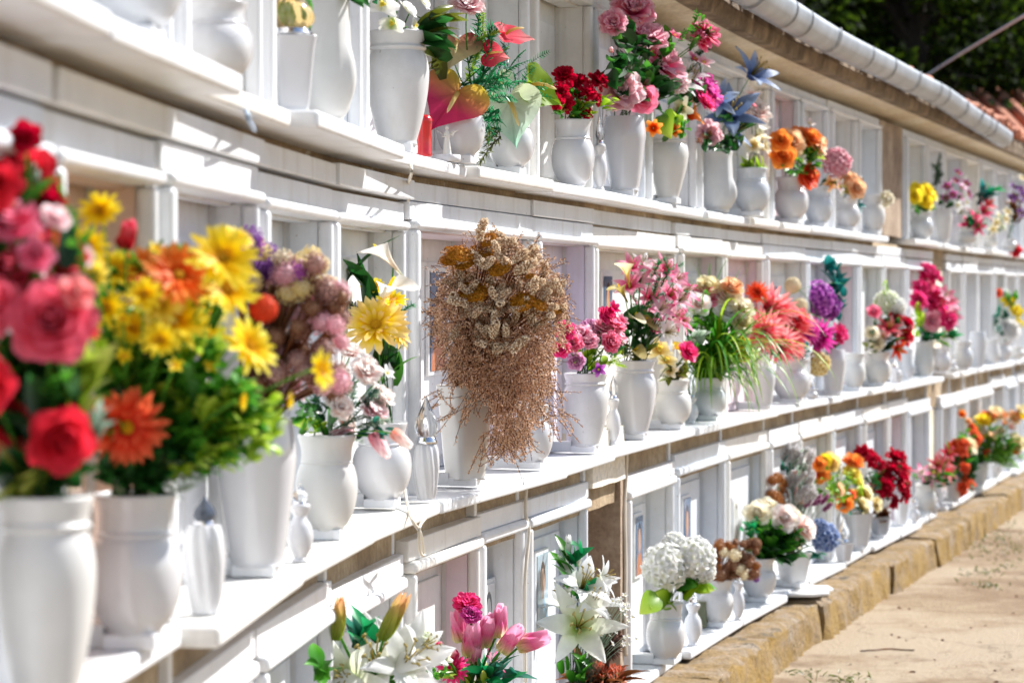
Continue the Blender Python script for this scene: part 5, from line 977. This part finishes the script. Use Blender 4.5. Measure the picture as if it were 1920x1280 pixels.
lamp('B', 1385, 24, 1072, 1092, 'tiny white lamp between the dried flowers and cream rose urn', n=-.03)
v = vase('B', 1424, 64, 1046, 'urn', 'cream roses')
bouquet(v, 'cream roses in thick dark green leaves', [('rose', 'cream', 1420, 958, 42), ('rose', 'cream', 1440, 945, 40), ('rose', 'blush', 1476, 968, 44), ('rose', 'cream', 1494, 965, 36), ('rose', 'blush', 1518, 985, 42), ('rose', 'cream', 1505, 1000, 32), ('floret', 'cream', 1496, 1020, 24)], [('leaf', 'green', 1450, 1005, 50, 34, 90, 34, .6), ('leaf', 'dark', 1460, 1020, 50, 30, 60, 34, .6), ('leaf', 'emerald', 1412, 985, 20, 16, 14, 28, .5), ('leaf', 'lime', 1460, 975, 26, 16, 16, 26, .5)])
v = vase('B', 1488, 64, 1036, 'square', 'blue hydrangea and silver foliage', n=-.05)
bouquet(v, 'blue hydrangea with tall silver white sprays', [('hydrangea', 'blue', 1548, 1008, 62), ('hydrangea', 'blue', 1538, 990, 40)] + [('spike', 'silver', 1498 + rg.uniform(-28, 28), 900 + rg.uniform(-62, 55), rg.uniform(20, 34)) for i in range(40)] + [('spike', 'blush', 1505 + rg.uniform(-18, 18), 910 + rg.uniform(-30, 40), 22) for i in range(6)] + [('cluster', 'rust', 1456 + rg.uniform(-14, 16), 915 + rg.uniform(-25, 35), 18) for i in range(20)] + [('spike', 'orchid', 1530 + rg.uniform(-16, 22), 942 + rg.uniform(-8, 8), 22) for i in range(6)],
        [('leaf', 'sage', 1500, 880, 24, 50, 40, 26, .3), ('leaf', 'bluegreen', 1530, 1038, 12, 10, 4, 34, .8), ('leaf', 'bluegreen', 1475, 865, 16, 20, 10, 22, .4)], 'sage')
lamp('B', 1583, 34, 968, 1018, 'clear glass lamp on a pointed white base near the orange roses', n=-.03, kind='square')
v = vase('B', 1608, 54, 962, 'square', 'yellow and orange roses', n=-.07)
bouquet(v, 'yellow and orange roses with pale green filler', [('rose', 'orange', 1540, 885, 32), ('rose', 'yellowpink', 1556, 866, 32), ('rose', 'orange', 1538, 868, 24), ('rose', 'peach', 1572, 918, 24), ('rose', 'orange', 1584, 942, 28), ('rose', 'redorange', 1596, 932, 22), ('rose', 'creamyellow', 1628, 920, 30), ('rose', 'creamyellow', 1624, 945, 30), ('rose', 'lemon', 1600, 880, 32), ('rose', 'orange', 1602, 858, 34), ('rose', 'lemon', 1610, 895, 28), ('rose', 'lemon', 1612, 925, 26), ('rose', 'creamyellow', 1650, 944, 24), ('rose', 'yellow', 1548, 860, 22)], [('leaf', 'grass', 1560, 905, 34, 40, 70, 26, .35), ('leaf', 'lime', 1585, 910, 36, 30, 46, 24, .4), ('leaf', 'bluegreen', 1605, 950, 26, 10, 16, 22, .4)])
v = vase('B', 1650, 38, 968, 'square', 'deep red roses', mat=M_GREYPOT, label='small dark grey square pot holding the deep red roses')
bouquet(v, 'deep red roses in a dense dome', [('carnation', 'crimson', x, y, z) for x, y, z in ((1618, 848, 32), (1632, 858, 34), (1684, 856, 40), (1690, 872, 38), (1648, 905, 34), (1662, 912, 34), (1696, 900, 38), (1700, 925, 34), (1680, 940, 28), (1664, 890, 30), (1676, 875, 30), (1646, 868, 28))] + [('bud', 'blue', 1646, 872, 20)], [('leaf', 'dark', 1665, 895, 40, 36, 60, 24, .45), ('leaf', 'brown', 1652, 965, 14, 16, 20, 24, .6)])
vase('B', 1690, 28, 940, 'square', '', label='slim white square vase directly right of the deep red roses')
lamp('B', 1716, 20, 930, 946, 'pale little lamp at the foot of the pink lily vase', n=-.03)
v = vase('B', 1736, 42, 908, 'urn', 'pink and red lilies')
bouquet(v, 'pink, red and yellow lilies low on the shelf', [('lily', 'coral', 1760, 868, 36), ('lily', 'red', 1775, 862, 36), ('lily', 'coral', 1782, 885, 34), ('lily', 'lilypink', 1728, 885, 28), ('lily', 'lilypink', 1745, 895, 28), ('lily', 'lemon', 1758, 880, 26), ('lily', 'redpink', 1780, 848, 30), ('lily', 'blush', 1772, 905, 28)], [('leaf', 'green', 1750, 885, 36, 16, 40, 24, .4), ('leaf', 'dark', 1760, 900, 30, 10, 20, 22, .4)])
lamp('B', 1754, 16, 918, 936, 'ornate small white lamp in front of the pink lilies', n=-.02)
v = vase('B', 1788, 34, 892, 'cone', 'orange trailing begonias')
bouquet(v, 'orange trailing begonias falling past the rim', [('carnation', 'redorange', 1805 + rg.uniform(-14, 16), 880 + rg.uniform(-50, 46), 22) for i in range(16)], [('leaf', 'dark', 1808, 875, 22, 46, 60, 22, .5), ('leaf', 'green', 1800, 850, 22, 30, 26, 22, .5)])
v = vase('B', 1836, 34, 868, 'cone', 'big orange and cream bush')
bouquet(v, 'big orange, peach and cream bouquet at the right end', [(rg.choice(('rose', 'carnation', 'freesia')), rg.choice(('orange', 'peach', 'peach', 'cream', 'blush', 'yellow', 'creamyellow', 'redorange')), 1852 + rg.uniform(-58, 66), 808 + rg.uniform(-40, 42), rg.uniform(18, 28)) for i in range(46)], [('leaf', 'green', 1850, 830, 60, 36, 110, 26, .35), ('leaf', 'grass', 1880, 840, 40, 26, 70, 32, .25), ('frond', 'grass', 1880, 862, 34, 14, 8, 44, .45)])
for px, wd, rim, k, lab in ((1868, 22, 868, 'cone', 'plain white vase under the big orange bouquet'), (1892, 20, 860, 'urn', 'white urn right of the orange bouquet at the frame edge')): vase('B', px, wd, rim, k, '', label=lab)

# ------------------------------------------------------------------ small things: cords, plate, litter, weeds
def cord(name, pts, r, m, label, cat='cord'):
    out = []
    for i in range(len(pts) - 1):
        p0, p1, p2, p3 = pts[max(0, i - 1)], pts[i], pts[i + 1], pts[min(len(pts) - 1, i + 2)]
        for q in range(6):
            t = q / 6; out.append(.5 * (2 * p1 + (p2 - p0) * t + (2 * p0 - 5 * p1 + 4 * p2 - p3) * t * t + (3 * p1 - p0 - 3 * p2 + p3) * t ** 3))
    out.append(pts[-1]); mb = MB(); c = pts[0].copy(); mb.tube([p - c for p in out], r, 6, 0, True); return tag(link(name, mb.mesh(name, [m]), None, c), label, cat)
def wp(px, n, py): s = s_at(px, n); p = W(s, n); return Vector((p.x, p.y, CZ - (py - HORIZON) * p.y / FPX))
cord('cord', [wp(757, -.05, 905), wp(764, .0, 948), wp(772, .03, 975), wp(788, .03, 1000), wp(794, .03, 1040), wp(786, .03, 1030), wp(786, .035, 990), wp(797, .03, 972)], .0035, M_CORD, 'knotted beige cord hanging below the middle shelf')
cord('cord', [wp(768, -.03, 300), wp(772, .03, 322), wp(766, -.045, 345), wp(766, -.05, 378)], .0035, M_CORD, 'beige cord dropping past the top shelf joint')
cord('cord', [wp(1176, -.05, 830), wp(1174, -.06, 900), wp(1171, -.062, 960), wp(1173, -.06, 1060), wp(1172, -.06, 1180), wp(1174, -.06, 1230)], .006, M_CORD, 'pale conduit running down beside the brown pier')
cord('cord', [wp(988, -.06, 905), wp(985, -.055, 960), wp(992, -.05, 1000), wp(984, -.05, 1100), wp(985, -.05, 1280)], .0045, M_CORD, 'pale cord running down left of the white lilies')
cord('cord', [wp(462, -.03, 200), wp(466, .0, 222), wp(478, -.03, 245)], .004, M_CABLE, 'short dark cable looping under the top shelf')
cord('overhead_cable', [at(1690, 170, 24), at(1735, 143, 22), at(1800, 102, 20), at(1920, 30, 17), at(2060, -50, 14.5)], .009, M_CABLE, 'thick grey overhead cable crossing the dark trees', 'cable')
p, d, s = spot('B', 1515, .045); t, nn = TN(s); u = d / FPX; q = MB(); rp = random.Random(12); ring = []
jag = [(-70, -20), (-52, -44), (-18, -50), (10, -38), (46, -46), (72, -20), (60, 6), (66, 26), (28, 44), (-6, 34), (-30, 48), (-60, 22)]
top = [t * (x * u) + nn * (y * u) + Vector((0, 0, .012 + .00006 * x)) for x, y in jag]; q.add(top, [tuple(range(12))]); 
o = link('broken_slab', q.mesh('broken_slab', [M_MARBLE[1]]), None, p + Vector((0, 0, -.032))); sm = o.modifiers.new('thick', 'SOLIDIFY'); sm.thickness = .012; sm.offset = -1; bevel(o, .002)
tag(o, 'broken chipped marble slab lying on the kerb below the blue hydrangea', 'stone')
wr = random.Random(31); GR = lm('grass'); OL = lm('olive')
def ground_at(px, py): d = CZ * FPX / (py - HORIZON); return at(px, py, d)
LEAF['weed'] = ('3c4a14', '5a6c20', '80883c'); wm = MB()
for px, py, rx, k in ((1580, 1275, .06, 60), (1840, 1012, .12, 90), (1800, 1004, .08, 50), (1870, 1040, .16, 70), (1835, 1075, .05, 40), (1845, 1098, .05, 40), (1905, 1060, .08, 30), (1760, 1010, .03, 14), (1870, 1005, .1, 40), (1730, 1046, .03, 20), (1500, 1262, .03, 16), (1890, 985, .15, 60), (1850, 960, .08, 40), (1900, 1030, .12, 60)):
    c0 = ground_at(px, py)
    for i in range(k): leaf(wm, c0 + Vector((wr.gauss(0, rx), wr.gauss(0, rx * 1.8), .001)), Vector((wr.uniform(-1, 1), wr.uniform(-1, 1), wr.uniform(.15, .9))), wr.uniform(.015, .04), .006, wr, .4, .2, 0, 'narrow')
tag(link('ground_weeds', wm.mesh('weeds', [lm('weed')]), None), kind='stuff')
lit = MB()
for i in range(90):
    px, py = wr.uniform(1250, 1920), wr.uniform(960, 1290); c0 = ground_at(px, py)
    if n_of(c0) < .2: continue
    a = wr.random() * 6.28
    if i % 3: leaf(lit, c0 + Vector((0, 0, .004)), Vector((math.cos(a), math.sin(a), .08)), wr.uniform(.008, .03), wr.uniform(.004, .012), wr, .2, .5)
    else: lit.ball(c0 + Vector((0, 0, .003)), wr.uniform(.002, .006), 0, 6, 4, (1.2, 1, .7))
for px, py in ((1640, 1222), (1690, 1221)):
    c0 = ground_at(px, py); a = wr.random() * 3; lit.tube([c0 + Vector((math.cos(a), math.sin(a), 0)) * k * .02 + Vector((wr.uniform(-.01, .01), wr.uniform(-.01, .01), .006)) for k in range(-3, 4)], .003, 5)
tag(link('dry_litter', lit.mesh('litter', [lm('brown')]), None), kind='stuff')

# ------------------------------------------------------------------ trees beyond the roof, and the far building
BARK = stone('bark', [(.3, (.012, .010, .007)), (.7, (.04, .032, .022))], 12)
LEAF['needles'] = ('070e04', '18260a', '4c6414'); LEAF['shade'] = ('030603', '050a05', '0a1208')  # needles and shade: sunlit and shaded foliage put into the leaf colours
def tree(x, y, h, rad, seed, label, colr, z0=.6):
    r = random.Random(seed); e = empty('evergreen_tree', (x, y, 0), label, 'tree', 'trees beyond the roof')
    t = MB(); tr = [Vector((r.uniform(-.1, .1) * i, r.uniform(-.1, .1) * i, h * .92 * i / 8)) for i in range(9)]; t.tube(tr, [.24 * (1 - i / 9) + .02 for i in range(9)], 8)
    cl = []
    for i in range(90):
        f = r.uniform(z0 / h, .98); a = r.random() * 6.28; rr = rad * (1 - max(0, f - .35) / .65) ** .7 * r.uniform(.45, 1.05); c = Vector((math.cos(a) * rr, math.sin(a) * rr, f * h)); cl.append((c, rad * r.uniform(.22, .42)))
        t.tube([tr[min(8, int(f * 8))], c * .6 + Vector((0, 0, f * h * .4 + .1)), c], [.05, .03, .012], 5)
    link('trunk', t.mesh('trunk', [BARK]), e); mb = MB()
    for c, q in cl:
        for i in range(150):
            d = Vector((r.gauss(0, 1), r.gauss(0, 1), r.gauss(0, .8))).normalized(); p = c + d * q * r.random() ** .4; v = (d + Vector((r.uniform(-.6, .6), r.uniform(-.6, .6), r.uniform(-.6, .3)))).normalized(); L = r.uniform(.10, .22); s = v.orthogonal().normalized() * L * .3
            s = Matrix.Rotation(r.random() * 6.28, 3, v) @ s
            mb.add([p, p + v * L * .5 + s, p + v * L, p + v * L * .5 - s], [(0, 1, 2, 3)], [(.5, 0), (0, .5), (.5, 1), (1, .5)])
    link('crown', mb.mesh('crown', [lm(colr)], False), e)
tree(2.6, 27, 6.4, 1.7, 1, 'olive green evergreen rising just above the gutter, leftmost tree', 'needles')
tree(4.6, 30, 7.4, 2.0, 2, 'olive evergreen with sunlight put into its leaf colour, amid the dark grove', 'needles')
tree(6.6, 36, 8.2, 2.3, 3, 'dark evergreen with shade put into its leaf colour, behind the overhead cable', 'shade')
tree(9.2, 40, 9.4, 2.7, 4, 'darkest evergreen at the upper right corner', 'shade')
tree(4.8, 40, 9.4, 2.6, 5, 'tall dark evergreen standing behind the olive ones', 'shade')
b0 = W(s_at(1896, .1), 0, 0)
b = empty('chapel_house', at(1925, 560, 27), 'distant low building with dark tiled roof past the gutter end', 'building'); O = b.location.copy(); bx = lambda x, y, z: Vector((x, y, z))
c = MB(); c.box(bx, -.6, 3.2, 0, 5, -1.3, 1.62); link('wall', c.mesh('wall', [M_PLASTER], False), b)
c = MB(); c.add([Vector(p) for p in ((-.85, -.3, 1.55), (3.5, -.3, 1.55), (3.5, 2.4, 2.25), (-.2, 2.4, 2.25), (-.85, -.3, 1.63), (3.5, -.3, 1.63), (3.5, 2.4, 2.33), (-.2, 2.4, 2.33))], [(3, 2, 1, 0), (4, 5, 6, 7), (0, 1, 5, 4), (2, 3, 7, 6), (3, 0, 4, 7), (1, 2, 6, 5)])
for i in range(20):
    x = -.7 + i * .21; c.tube([Vector((x, -.34, 1.64)), Vector((x, 1.0, 2.0)), Vector((x, 2.35, 2.35))], .07, 8)
link('roof', c.mesh('roof', [M_TILE], False), b)
